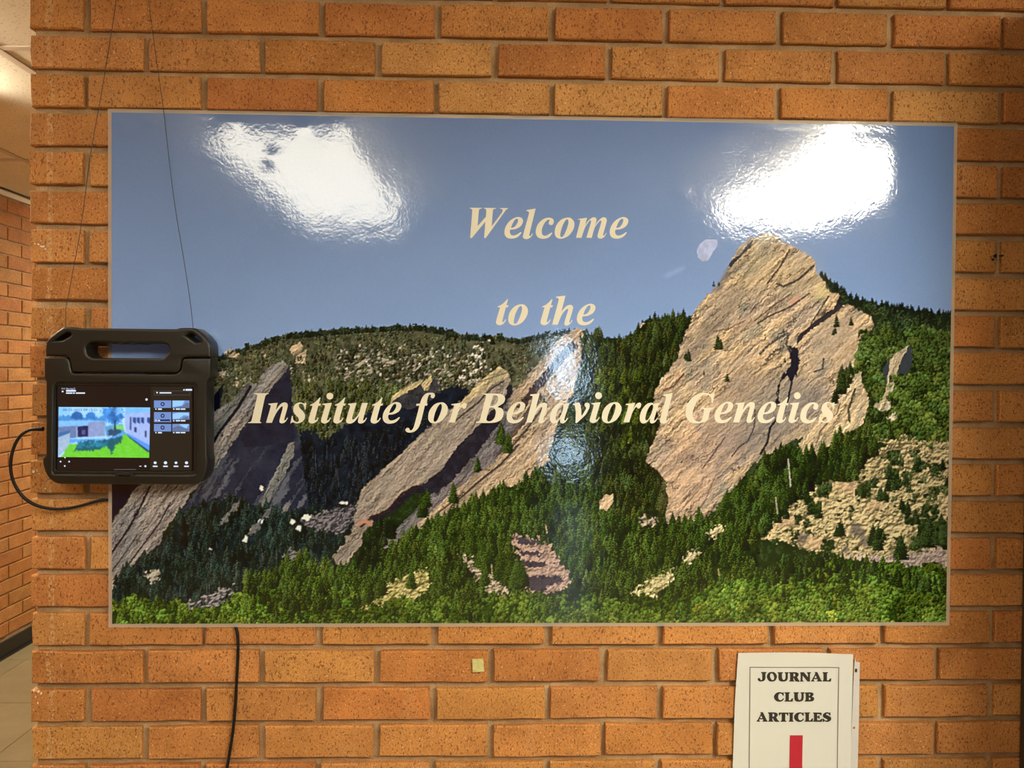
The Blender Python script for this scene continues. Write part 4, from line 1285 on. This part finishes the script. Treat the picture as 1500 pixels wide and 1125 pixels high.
vid[:] = (178, 218, 246)
vpoly([(40, 258), (180, 258), (160, 330), (40, 350)], (150, 205, 244), 1, 10)
vpoly([(40, 350), (140, 345), (260, 370), (420, 372), (540, 350), (540, 430), (40, 420)], (78, 146, 196), 1, 14)
vpoly([(170, 380), (180, 330), (220, 305), (270, 310), (296, 345), (298, 390)], (52, 104, 160), 1, 8)
vpoly([(322, 385), (325, 335), (360, 305), (410, 315), (430, 345), (432, 390)], (60, 128, 188), 1, 8)
vpoly([(40, 405), (330, 395), (540, 402), (540, 470), (40, 480)], (140, 192, 232), 1, 4)
vpoly([(40, 470), (235, 455), (235, 580), (160, 590), (40, 560)], (112, 126, 158), 1, 3)
vpoly([(225, 460), (240, 460), (240, 575), (225, 575)], (160, 172, 196))
vpoly([(240, 462), (352, 455), (352, 570), (242, 575)], (38, 34, 72), 1, 2)
vpoly([(285, 500), (325, 500), (325, 545), (285, 545)], (98, 110, 168), .7)
vpoly([(352, 418), (525, 405), (530, 560), (352, 575)], (150, 158, 188), 1, 2)
vpoly([(530, 470), (560, 450), (745, 440), (745, 540), (540, 560)], (96, 158, 190), 1, 8)
vpoly([(600, 470), (650, 450), (745, 450), (740, 500), (640, 490)], (132, 214, 90), 1, 10)
vpoly([(700, 380), (745, 380), (750, 520), (735, 520)], (200, 228, 232), 1, 5)
vpoly([(490, 300), (540, 262), (700, 262), (718, 330), (700, 400), (650, 430), (600, 420), (560, 440), (550, 380), (500, 360)], (70, 142, 206), 1, 26)
for (x, y, r, c) in [(660, 300, 40, (150, 206, 246)), (600, 330, 36, (40, 84, 140)), (575, 370, 30, (58, 120, 180)), (690, 350, 26, (56, 110, 170)), (630, 380, 34, (42, 92, 144)), (560, 300, 30, (90, 164, 222)), (625, 275, 26, (64, 112, 150))]:
    d = np.hypot(U-x, W_-y)+(vnoise(U/12, W_/12, 5)-.5)*30
    m = d < r
    vid[m] = vid[m]*.25+np.array(c, np.float32)*.75
vpoly([(628, 400), (640, 400), (644, 505), (622, 505)], (30, 46, 84))
vpoly([(560, 500), (640, 490), (700, 510), (690, 560), (560, 560)], (52, 78, 100), 1, 14)
vpoly([(740, 270), (1010, 258), (1010, 680), (750, 520), (735, 420)], (176, 186, 222), 1, 2)
vpoly([(740, 262), (1010, 258), (1010, 300), (745, 330)], (132, 192, 244))
vpoly([(790, 360), (804, 360), (806, 500), (790, 492)], (70, 76, 120))
for a in (820, 862, 905, 968):
    vpoly([(a, 362), (a+32, 364), (a+34, 432), (a+2, 412)], (48, 74, 128))
vpoly([(835, 468), (860, 468), (862, 525), (838, 515)], (50, 60, 100)); vpoly([(948, 505), (966, 505), (966, 575), (948, 565)], (44, 50, 84))
vpoly([(750, 525), (1010, 660), (1010, 740), (760, 560)], (92, 152, 226)); vpoly([(745, 530), (760, 548), (1010, 722), (1010, 760), (880, 650), (760, 570)], (34, 70, 92))
vpoly([(40, 690), (150, 650), (250, 648), (560, 600), (690, 540), (745, 535), (800, 590), (1010, 745), (1010, 800), (40, 800)], (120, 208, 50), 1, 5)
vpoly([(160, 600), (560, 590), (690, 530), (745, 530), (700, 575), (560, 605), (240, 625), (160, 640)], (96, 164, 220), 1, 4)
vpoly([(250, 622), (560, 600), (700, 560), (720, 575), (690, 630), (640, 650), (600, 760), (575, 700), (540, 670), (470, 700), (400, 716), (205, 722)], (32, 92, 98), 1, 14)
for _ in range(60):
    x, y = prng.uniform(250, 560), prng.uniform(625, 690)
    m = np.hypot((U-x)/1.6, W_-y) < prng.uniform(6, 14)
    vid[m & (vid[..., 1] < 120)] += np.array((6, 34, 44), np.float32)*prng.uniform(.2, 1)
vpoly([(40, 560), (165, 520), (160, 650), (100, 740), (40, 780)], (176, 190, 200), 1, 3)
vpoly([(40, 530), (165, 505), (165, 530), (40, 580)], (70, 110, 158), 1, 3)
vpoly([(40, 780), (95, 735), (115, 735), (60, 790), (40, 800)], (190, 224, 240), 1, 4)
vid += (prng.random((VH, VW, 1))-.5)*14+((fbm(U/22, W_/22, 3, 2)-.5)*26)[..., None]
vid = np.stack([blur(vid[..., k], 1) for k in range(3)], -1)*np.array((.90, .97, 1.06), np.float32)
vid = np.clip(vid, 0, 255)
c00, c10, c01, c11 = [at(*V([q])[0][:2], SG) for q in ((42, 258), (1000, 264), (36, 782), (990, 790))]
tx_, tz_ = vx/(VW-1), vy/(VH-1)
co = [((np.array(c00)*(1-a)+np.array(c10)*a)*(1-b)+(np.array(c01)*(1-a)+np.array(c11)*a)*b) for b, a in zip(tz_.ravel(), tx_.ravel())]
vm, _t = attr_material('video_picture', .25, .5, 1.05, 'print')
faces = [(j*VW+i, (j+1)*VW+i, (j+1)*VW+i+1, j*VW+i+1) for j in range(VH-1) for i in range(VW-1)]
vo = mesh_obj('video_picture', co, faces, vm, tab)
ca = vo.data.color_attributes.new('print', 'FLOAT_COLOR', 'POINT')
rgba = np.ones((VW*VH, 4), np.float32); rgba[:, :3] = lin(vid).reshape(-1, 3)
ca.data.foreach_set('color', rgba.ravel())
vo['label'] = 'camera picture of low buildings, tree and bright lawn'
local(vo, tab)


def text_at(name, body, x, y, h, material, dy=.0003, width=None):
    """small print in the built-in sans font; x,y = left baseline in the enlarged screen crop, h = cap height there"""
    cu = bpy.data.curves.new(name, 'FONT')
    cu.body = body
    o = curve_to_obj(name, cu, material, tab, False)
    vs_ = np.array([v.co for v in o.data.vertices])
    k = h/max(1e-6, .69)
    kx = k if not width else width/max(1e-6, vs_[:, 0].max()-vs_[:, 0].min())
    for v in o.data.vertices:
        q = V([(x+(v.co.x-vs_[:, 0].min())*kx, y-v.co.y*k)])[0]
        v.co = at(q[0], q[1], SG-dy)
    o.data.update()
    local(o, tab)
    return o


text_at('timestamp', '08-21-2023 09:12:21', 85, 300, 24, ui_ink, width=358)
text_at('status_text', '9:12', 72, 74, 16, ui_white, width=34)
text_at('status_text', 'Mon Aug 21', 120, 74, 16, ui_white, width=94)
bars = [rect(120, 80, 222, 98), rect(120, 106, 186, 120), rect(192, 106, 212, 120), rect(222, 106, 318, 120), rect(1346, 72, 1362, 86), rect(1370, 70, 1438, 88), rect(1098, 104, 1222, 117)]
for b_ in bars: ui('status_text', b_, ui_white)
for a, b in ((1040, 1220), (1232, 1410)):
    for r0 in (190, 312, 436):
        sel = (a == 1040 and r0 == 312)
        th = ui('camera_thumbnail', rect(a, r0, b, r0+(105 if sel else 78)), ui_blue, SG-.0001)
        if a == 1040:
            c = (a+b)/2
            ring = [[(c+r*math.cos(q*math.tau/14), r0+38+r*math.sin(q*math.tau/14)) for q in range(14)] for r in (22, 11)]
            ui('play_ring', ring, ui_dark, SG-.0004)
            if sel:
                ui('selection_bar', rect(a+40, r0+76, b-12, r0+94), ui_dark, SG-.0004)
            ui('caption_text', [rect(a+14, r0+(80 if sel else 84), a+26, r0+(93 if sel else 97)), rect(a+42, r0+(80 if sel else 84), a+(62 if sel else 82), r0+(94 if sel else 98))], ui_white, SG-.0005)
        else:
            pale = {190: [(a+2, 192), (b-50, 192), (b-60, 215), (a+100, 245), (a+20, 255), (a+2, 262)], 312: [(a+4, 330), (a+60, 318), (b-4, 320), (b-4, 350), (b-60, 345), (a+70, 380), (a+4, 385)], 436: [(a+70, 440), (b-4, 440), (b-30, 480), (a+120, 470)]}[r0]
            ui('thumbnail_sky', pale, screen_mat('ui_pale', (150, 200, 244), 1.), SG-.0003)
            low = {190: [(a+20, 266), (a+110, 246), (b-30, 212), (b-2, 225), (b-2, 266)], 312: [(a+90, 388), (a+130, 365), (b-20, 360), (b-2, 388)], 436: [(a+2, 512), (a+2, 480), (a+60, 455), (a+140, 485), (b-2, 490), (b-2, 512)]}[r0]
            ui('thumbnail_ground', low, screen_mat('ui_slate', (92, 112, 150), 1.), SG-.0004)
            ui('caption_text', [rect(a+8, r0+84, a+22, r0+97), rect(a+36, r0+84, a+80, r0+97), rect(a+88, r0+84, a+136, r0+97)], ui_white, SG-.0004)
ui('search_box', [rect(1040, 90, 1415, 135), rect(1043, 93, 1412, 132)], ui_grey, SG-.0001)
ui('home_bar', rect(620, 908, 852, 916), ui_grey)
dots = [(1052, 842, 16), (1160, 842, 18), (1270, 842, 15), (1380, 842, 17)]
for x, y, r in dots:
    ui('menu_icon', [(x+r*math.cos(q*math.tau/10), y+r*.9*math.sin(q*math.tau/10)) for q in range(10)], ui_white)
    ui('caption_text', rect(x-24, 872, x+24, 886), ui_white)
for x, y, r in [(62, 830, 9), (152, 830, 9), (108, 788, 8), (106, 876, 9), (950, 878, 11), (84, 96, 10), (962, 180, 13), (1072, 108, 9)]:
    ui('control_icon', [(x+r*math.cos(q*math.tau/8), y+r*math.sin(q*math.tau/8)) for q in range(8)], ui_white)
ui('control_icon', rect(886, 874, 908, 882), ui_white)

# ------------------------------------------------------------------ cords
def cpath(pts):
    return [at(x, y, d) for x, y, d in pts]


wire_y = -.010
w1 = tube('hanging_wire', cpath([(173, -40, -.003), (171, 0, -.003), (163, 48, -.004), (155, 100, -.004), (141, 180, -.006), (131, 230, -.008), (120, 330, -.015), (108, 390, -.022), (99, 440, -.028), (95, 455, -.030), (97, 465, -.031), (96, 482, -.033)]), .00055, M['wire'], res=2)
tag(w1, 'thin black wire dropping over the bricks to the left hole of the tablet handle', 'wire', 'wires the tablet hangs from')
w2 = tube('hanging_wire', cpath([(215, -40, -.003), (217, 0, -.003), (224, 48, -.004), (229, 90, -.005), (240, 160, -.011), (248, 240, -.014), (257, 310, -.019), (266, 360, -.022), (274, 410, -.026), (280, 450, -.030), (283, 482, -.033)]), .00055, M['wire'], res=2)
tag(w2, 'thin black wire crossing the poster sky to the right hole of the tablet handle', 'wire', 'wires the tablet hangs from')

cable = empty('charging_cable', at(62, 630, -.03))
tag(cable, 'black charging cable looping left of the tablet, behind the poster and down the bricks', 'cable')
pts = [(62, 628, -.034), (52, 628, -.034), (44, 629, -.034), (30, 636, -.034), (19, 655, -.034), (14.5, 680, -.034), (17, 700, -.032), (25, 718, -.028), (38, 733, -.024), (55, 742, -.020), (78, 746.5, -.015), (100, 745, -.011), (122, 740, -.008), (140, 734, -.006), (158, 731, -.0028),
       (185, 735, -.0026), (230, 770, -.0024), (290, 850, -.0024), (335, 905, -.0026), (345, 916, -.0028), (348, 928, -.0050), (349, 940, -.0052), (348.5, 965, -.0052), (346, 1010, -.0052), (344.5, 1040, -.0052), (341, 1075, -.0052), (336, 1105, -.0052), (330, 1140, -.0052), (322, 1200, -.0052), (318, 1400, -.0052), (316, 1650, -.0052)]
local(tube('cord', cpath(pts), .0026, M['cable'], cable, order=4), cable)
rel = []
for i in range(8):
    a = at(63-i*2.1, 628.2+.1*i, -.034); b = at(63-(i+.6)*2.1, 628.2+.1*i, -.034)
    r = .0042-.00022*i
    n = 12
    v = [(a.x, a.y+r*math.cos(k*math.tau/n), a.z+r*math.sin(k*math.tau/n)) for k in range(n)]+[(b.x, b.y+r*math.cos(k*math.tau/n), b.z+r*math.sin(k*math.tau/n)) for k in range(n)]
    f = [(k, (k+1) % n, n+(k+1) % n, n+k) for k in range(n)]+[tuple(range(n))[::-1], tuple(range(n, 2*n))]
    o = mesh_obj('strain_relief_rib', v, f, M['cable'], cable)
    local(o, cable)

# ------------------------------------------------------------------ foam pad stuck on the bricks
pad_px = [(691.3, 966.2), (708, 965.8), (709.4, 984.2), (692.5, 985.2)]
pad = plate('foam_pad', [pad_px], -.0046, -.0012, M['foam'], bevel=.0006)
tag(pad, 'small square yellowish foam sticky pad on the bricks below the poster', 'foam pad')

# ------------------------------------------------------------------ paper sign in a plastic sleeve
SY = -.0048
sign = empty('paper_sign', at(1160, 1190, SY))
tag(sign, 'white paper sign with bold black lettering and red arrow, in a plastic sleeve', 'sign')
M['paper'] = mat('white_paper', (.61, .63, .60), .28)
t = NT(M['paper'])
g = t.n('ShaderNodeNewGeometry')
t.l(t.bump(t.noise(g.outputs['Position'], 26, 3, .5), .12, .004), t.b.inputs['Normal'])
M['sleeve'] = mat('sleeve_plastic', (.56, .56, .56), .22)
LE = lambda v: np.interp(v, [0, .38, .72, 1.0, 1.4], [1080, 1075.5, 1073.5, 1072, 1071])
RE = lambda v: np.interp(v, [0, .72, 1.4], [1247.5, 1245, 1242])


def sign_y(px, py):
    u = (px-1075)/170; v = (py-955)/230
    y = SY-.0016*np.sin(np.pi*np.clip(u, 0, 1))*(.6+.4*np.cos(3*v))-.0012*np.exp(-((u-.92)**2)/.02)*np.clip(1-v*1.2, 0, 1)
    y -= .0007*np.exp(-((u-.72-.18*(1-v*2.2))**2)/.0012)
    return y


n1, n2 = 28, 40
v, f = [], []
for j in range(n2+1):
    tv = j/n2
    for i in range(n1+1):
        tu = i/n1
        py = 955+tv*230+(1.6*tu)-(2.0*np.sin(np.pi*tu)*(1-tv) if tv < .1 else 0)
        vv = (py-955)/230*1.35
        px = LE(vv)*(1-tu)+RE(vv)*tu
        p = at(px, py, 0)
        v.append((p.x, sign_y(px, py), p.z))
for j in range(n2):
    for i in range(n1):
        a = j*(n1+1)+i
        f.append((a, a+n1+1, a+n1+2, a+1))
o = mesh_obj('paper_sheet', v, f, M['paper'], sign, True); local(o, sign)
strip = [(1252, 967.5), (1253, 964), (1254, 969.5), (1259.5, 970.5), (1258.5, 1040), (1257, 1100), (1255, 1186), (1243, 1186), (1245, 1125), (1248, 1060), (1250, 1000)]
disc = lambda x, y, a, b: [(x+a*math.cos(q*math.tau/10), y+b*math.sin(q*math.tau/10)) for q in range(10)]
o = plate('sleeve_binding_strip', [strip, disc(1254, 982.3, 2.0, 3.2), disc(1251.2, 1066, 1.7, 2.0)], -.0030, -.0022, M['sleeve'], sign); local(o, sign)
for (x, y, a, b) in ((1254, 982.3, 2.0, 3.2), (1251.2, 1066, 1.7, 2.0)):
    o = plate('punched_hole', [disc(x, y, a, b)], -.0014, -.0014, M['black'], sign); local(o, sign)


def on_sign(name, loops, material, lift=.0004):
    o = plate(name, loops, 0, 0, material, sign)
    bm = bmesh.new(); bm.from_mesh(o.data)
    bmesh.ops.triangulate(bm, faces=bm.faces)
    bmesh.ops.subdivide_edges(bm, edges=[e for e in bm.edges if e.calc_length() > .012], cuts=4, use_grid_fill=True)
    bmesh.ops.triangulate(bm, faces=bm.faces)
    bm.to_mesh(o.data); bm.free()
    for vt in o.data.vertices:
        px, py = to_px((vt.co.x, 0, vt.co.z))
        vt.co.y = sign_y(px, py)-lift
    local(o, sign)
    return o


def seg(a, b, w):
    return [[(a[0]-w, a[1]-w), (b[0]+w, b[1]-w), (b[0]+w, b[1]+w), (a[0]-w, a[1]+w)]]


for a, b in (((1097, 975.5), (1226, 975.5)),):
    pts = np.linspace(0, 1, 14)
    on_sign('border_line', [[(a[0]+(b[0]-a[0])*q, 974.95) for q in pts]+[(a[0]+(b[0]-a[0])*q, 976.05) for q in pts[::-1]]], M['line'])
for x0, x1 in ((1097, 1095.4), (1226, 1223.5)):
    pts = np.linspace(0, 1, 16)
    on_sign('border_line', [[(x0+(x1-x0)*q-.6, 975+205*q) for q in pts]+[(x0+(x1-x0)*q+.6, 975+205*q) for q in pts[::-1]]], M['line'])
SLAB = {
 'J': (300, [[(208, 140, 1), (296, 140, 1), (296, 160, 1), (281, 169), (281, 243), (262, 285), (215, 302), (170, 295), (150, 266), (165, 243), (190, 248), (198, 270), (214, 278), (225, 262), (225, 169), (208, 160, 1)]]),
 'O': (300, [[(388, 138), (440, 152), (474, 215), (445, 285), (390, 302), (335, 288), (302, 222), (330, 155)], [(385, 165), (408, 178), (428, 230), (418, 268), (400, 275), (375, 260), (356, 212), (364, 174)]]),
 'U': (300, [[(485, 142, 1), (574, 142, 1), (574, 159, 1), (559, 166), (559, 236), (575, 268), (600, 268), (616, 236), (616, 166), (603, 159, 1), (603, 142, 1), (668, 142, 1), (668, 159, 1), (656, 166), (655, 240), (635, 285), (580, 302), (520, 290), (498, 245), (498, 166), (485, 159, 1)]]),
 'R': (300, [[(675, 142, 1), (790, 142), (830, 160), (838, 190), (812, 226, 1), (842, 276), (866, 286, 1), (862, 302, 1), (805, 302), (778, 288), (756, 240, 1), (750, 240, 1), (750, 278), (765, 285, 1), (765, 300, 1), (678, 300, 1), (678, 285, 1), (692, 278), (692, 166), (675, 160, 1)], [(750, 167, 1), (770, 169), (780, 190), (770, 211), (750, 214, 1)]]),
 'N': (300, [[(865, 142, 1), (926, 142, 1), (992, 226, 1), (992, 166), (976, 160, 1), (976, 142, 1), (1044, 142, 1), (1044, 160, 1), (1029, 166), (1029, 300, 1), (985, 300, 1), (905, 200, 1), (905, 278), (921, 285, 1), (921, 300, 1), (852, 300, 1), (852, 285, 1), (868, 278), (868, 166), (860, 160, 1)]]),
 'A': (300, [[(1105, 140, 1), (1152, 140, 1), (1216, 274), (1231, 285, 1), (1231, 300, 1), (1143, 300, 1), (1143, 285, 1), (1158, 279), (1151, 261, 1), (1095, 261, 1), (1090, 279), (1106, 285, 1), (1106, 300, 1), (1045, 300, 1), (1045, 285, 1), (1060, 275), (1115, 168)], [(1123, 198, 1), (1143, 240, 1), (1104, 240, 1)]]),
 'L': (300, [[(1240, 142, 1), (1331, 142, 1), (1331, 160, 1), (1315, 166), (1315, 277, 1), (1340, 275), (1363, 245, 1), (1385, 245, 1), (1378, 300, 1), (1240, 300, 1), (1240, 285, 1), (1255, 278), (1255, 166), (1240, 160, 1)]]),
 'C': (638, [[(588, 482, 1), (590, 537, 1), (571, 537, 1), (555, 510), (525, 502), (500, 530), (500, 585), (525, 612), (560, 605), (578, 580, 1), (593, 588, 1), (575, 620), (530, 641), (470, 630), (430, 585), (430, 535), (470, 490), (530, 477), (560, 488), (572, 482, 1)]]),
 'B': (638, [[(940, 484, 1), (1050, 483), (1085, 500), (1086, 530), (1062, 553), (1095, 570), (1098, 605), (1070, 632), (1020, 638), (940, 638, 1), (940, 622, 1), (955, 615), (955, 507), (940, 500, 1)], [(1010, 509, 1), (1029, 512), (1034, 530), (1010, 542, 1)], [(1010, 570, 1), (1034, 575), (1038, 600), (1010, 611, 1)]]),
 'T': (978, [[(505, 822, 1), (666, 822, 1), (666, 872, 1), (648, 872, 1), (635, 849), (615, 847, 1), (615, 955), (633, 962, 1), (633, 978, 1), (535, 978, 1), (535, 962, 1), (552, 955), (552, 847, 1), (535, 849), (522, 872, 1), (505, 872, 1)]]),
 'I': (978, [[(672, 822, 1), (753, 822, 1), (753, 840, 1), (741, 846), (741, 954), (753, 962, 1), (753, 978, 1), (672, 978, 1), (672, 962, 1), (685, 954), (685, 846), (672, 840, 1)]]),
 'E': (978, [[(1082, 822, 1), (1222, 822, 1), (1222, 867, 1), (1205, 867, 1), (1190, 849), (1150, 847, 1), (1150, 885, 1), (1167, 884), (1173, 868, 1), (1190, 868, 1), (1190, 925, 1), (1173, 925, 1), (1167, 910), (1150, 908, 1), (1150, 952, 1), (1195, 949), (1215, 925, 1), (1236, 930, 1), (1225, 978, 1), (1082, 978, 1), (1082, 962, 1), (1095, 954), (1095, 846), (1082, 840, 1)]]),
 'S': (978, [[(1370, 820, 1), (1373, 871, 1), (1353, 871, 1), (1335, 845), (1305, 841), (1300, 860), (1340, 878), (1381, 905), (1378, 950), (1335, 980), (1290, 978), (1268, 968), (1250, 981, 1), (1238, 981, 1), (1235, 925, 1), (1255, 925, 1), (1275, 951), (1310, 958), (1318, 940), (1280, 918), (1245, 895), (1245, 850), (1285, 820), (1325, 817), (1350, 827), (1358, 820, 1)]]),
}
K_ = 11.54
rows = {300: [('J', 150), ('O', 302), ('U', 485), ('R', 675), ('N', 852), ('A', 1045), ('L', 1240)], 638: [('C', 428), ('L', 600), ('U', 752), ('B', 940)],
        978: [('A', 132), ('R', 325), ('T', 505), ('I', 672), ('C', 765), ('L', 938), ('E', 1082), ('S', 1238)]}
for by, row in rows.items():
    loops = []
    for ch, lx in row:
        bl, outs = SLAB[ch]
        mn = min(p[0] for ol in outs for p in ol)
        for ol in outs:
            loops.append([(1095+(lx+x-mn)/K_, 970+(by+y-bl)/K_) for x, y in spline_pts(ol, 3)])
    o = on_sign('lettering', loops, M['black'], .0005)
    o['label'] = 'bold black slab serif word'
o = on_sign('arrow', [[(1155, 1074.5), (1173.8, 1074.5), (1173, 1122.5), (1182, 1122.5), (1163, 1152), (1144, 1122.5), (1154.2, 1122.5)]], M['red'], .0005)
o['label'] = 'red arrow pointing down'

# ------------------------------------------------------------------ marks on the bricks
M['chip'] = mat('white_chip', (.80, .72, .58), .35)
M['hole'] = mat('burnt_hole', (.012, .008, .005), .8)
mr = random.Random(3)


def blot(name, x, y, rx, ry, material, d=-.0022):
    n = 9
    lp = [(x+rx*mr.uniform(.5, 1.15)*math.cos(k*math.tau/n), y+ry*mr.uniform(.5, 1.15)*math.sin(k*math.tau/n)) for k in range(n)]
    return plate(name, [lp], d, d+.0014, material, wall)


for (x, y, rx, ry) in [(62, 361, 3.6, 2.2), (56, 358, 1.4, 1.2), (66, 365, 1.6, 1.0), (51, 357, 1.2, .9), (60, 353, 1.0, .8), (49, 691, 2.0, 2.4), (54, 690, 1.2, 2.0), (57, 694, 1.5, .7), (66, 716, 1.2, 1.6), (49.5, 1011, 1.6, 3.0), (56, 1013, 2.2, 1.8), (60, 1016, 1.2, 2.2), (55, 1030, 1.0, 1.2), (52, 1021, .8, 1.4)]:
    blot('paint_chip', x, y, rx, ry, M['chip'])
blot('drilled_hole', 1458, 375, 3.6, 3.8, M['hole']); blot('drilled_hole', 1467, 374.5, 4.4, 1.6, M['hole']); blot('drilled_hole', 1455, 380, 1.8, 2.2, M['hole'])
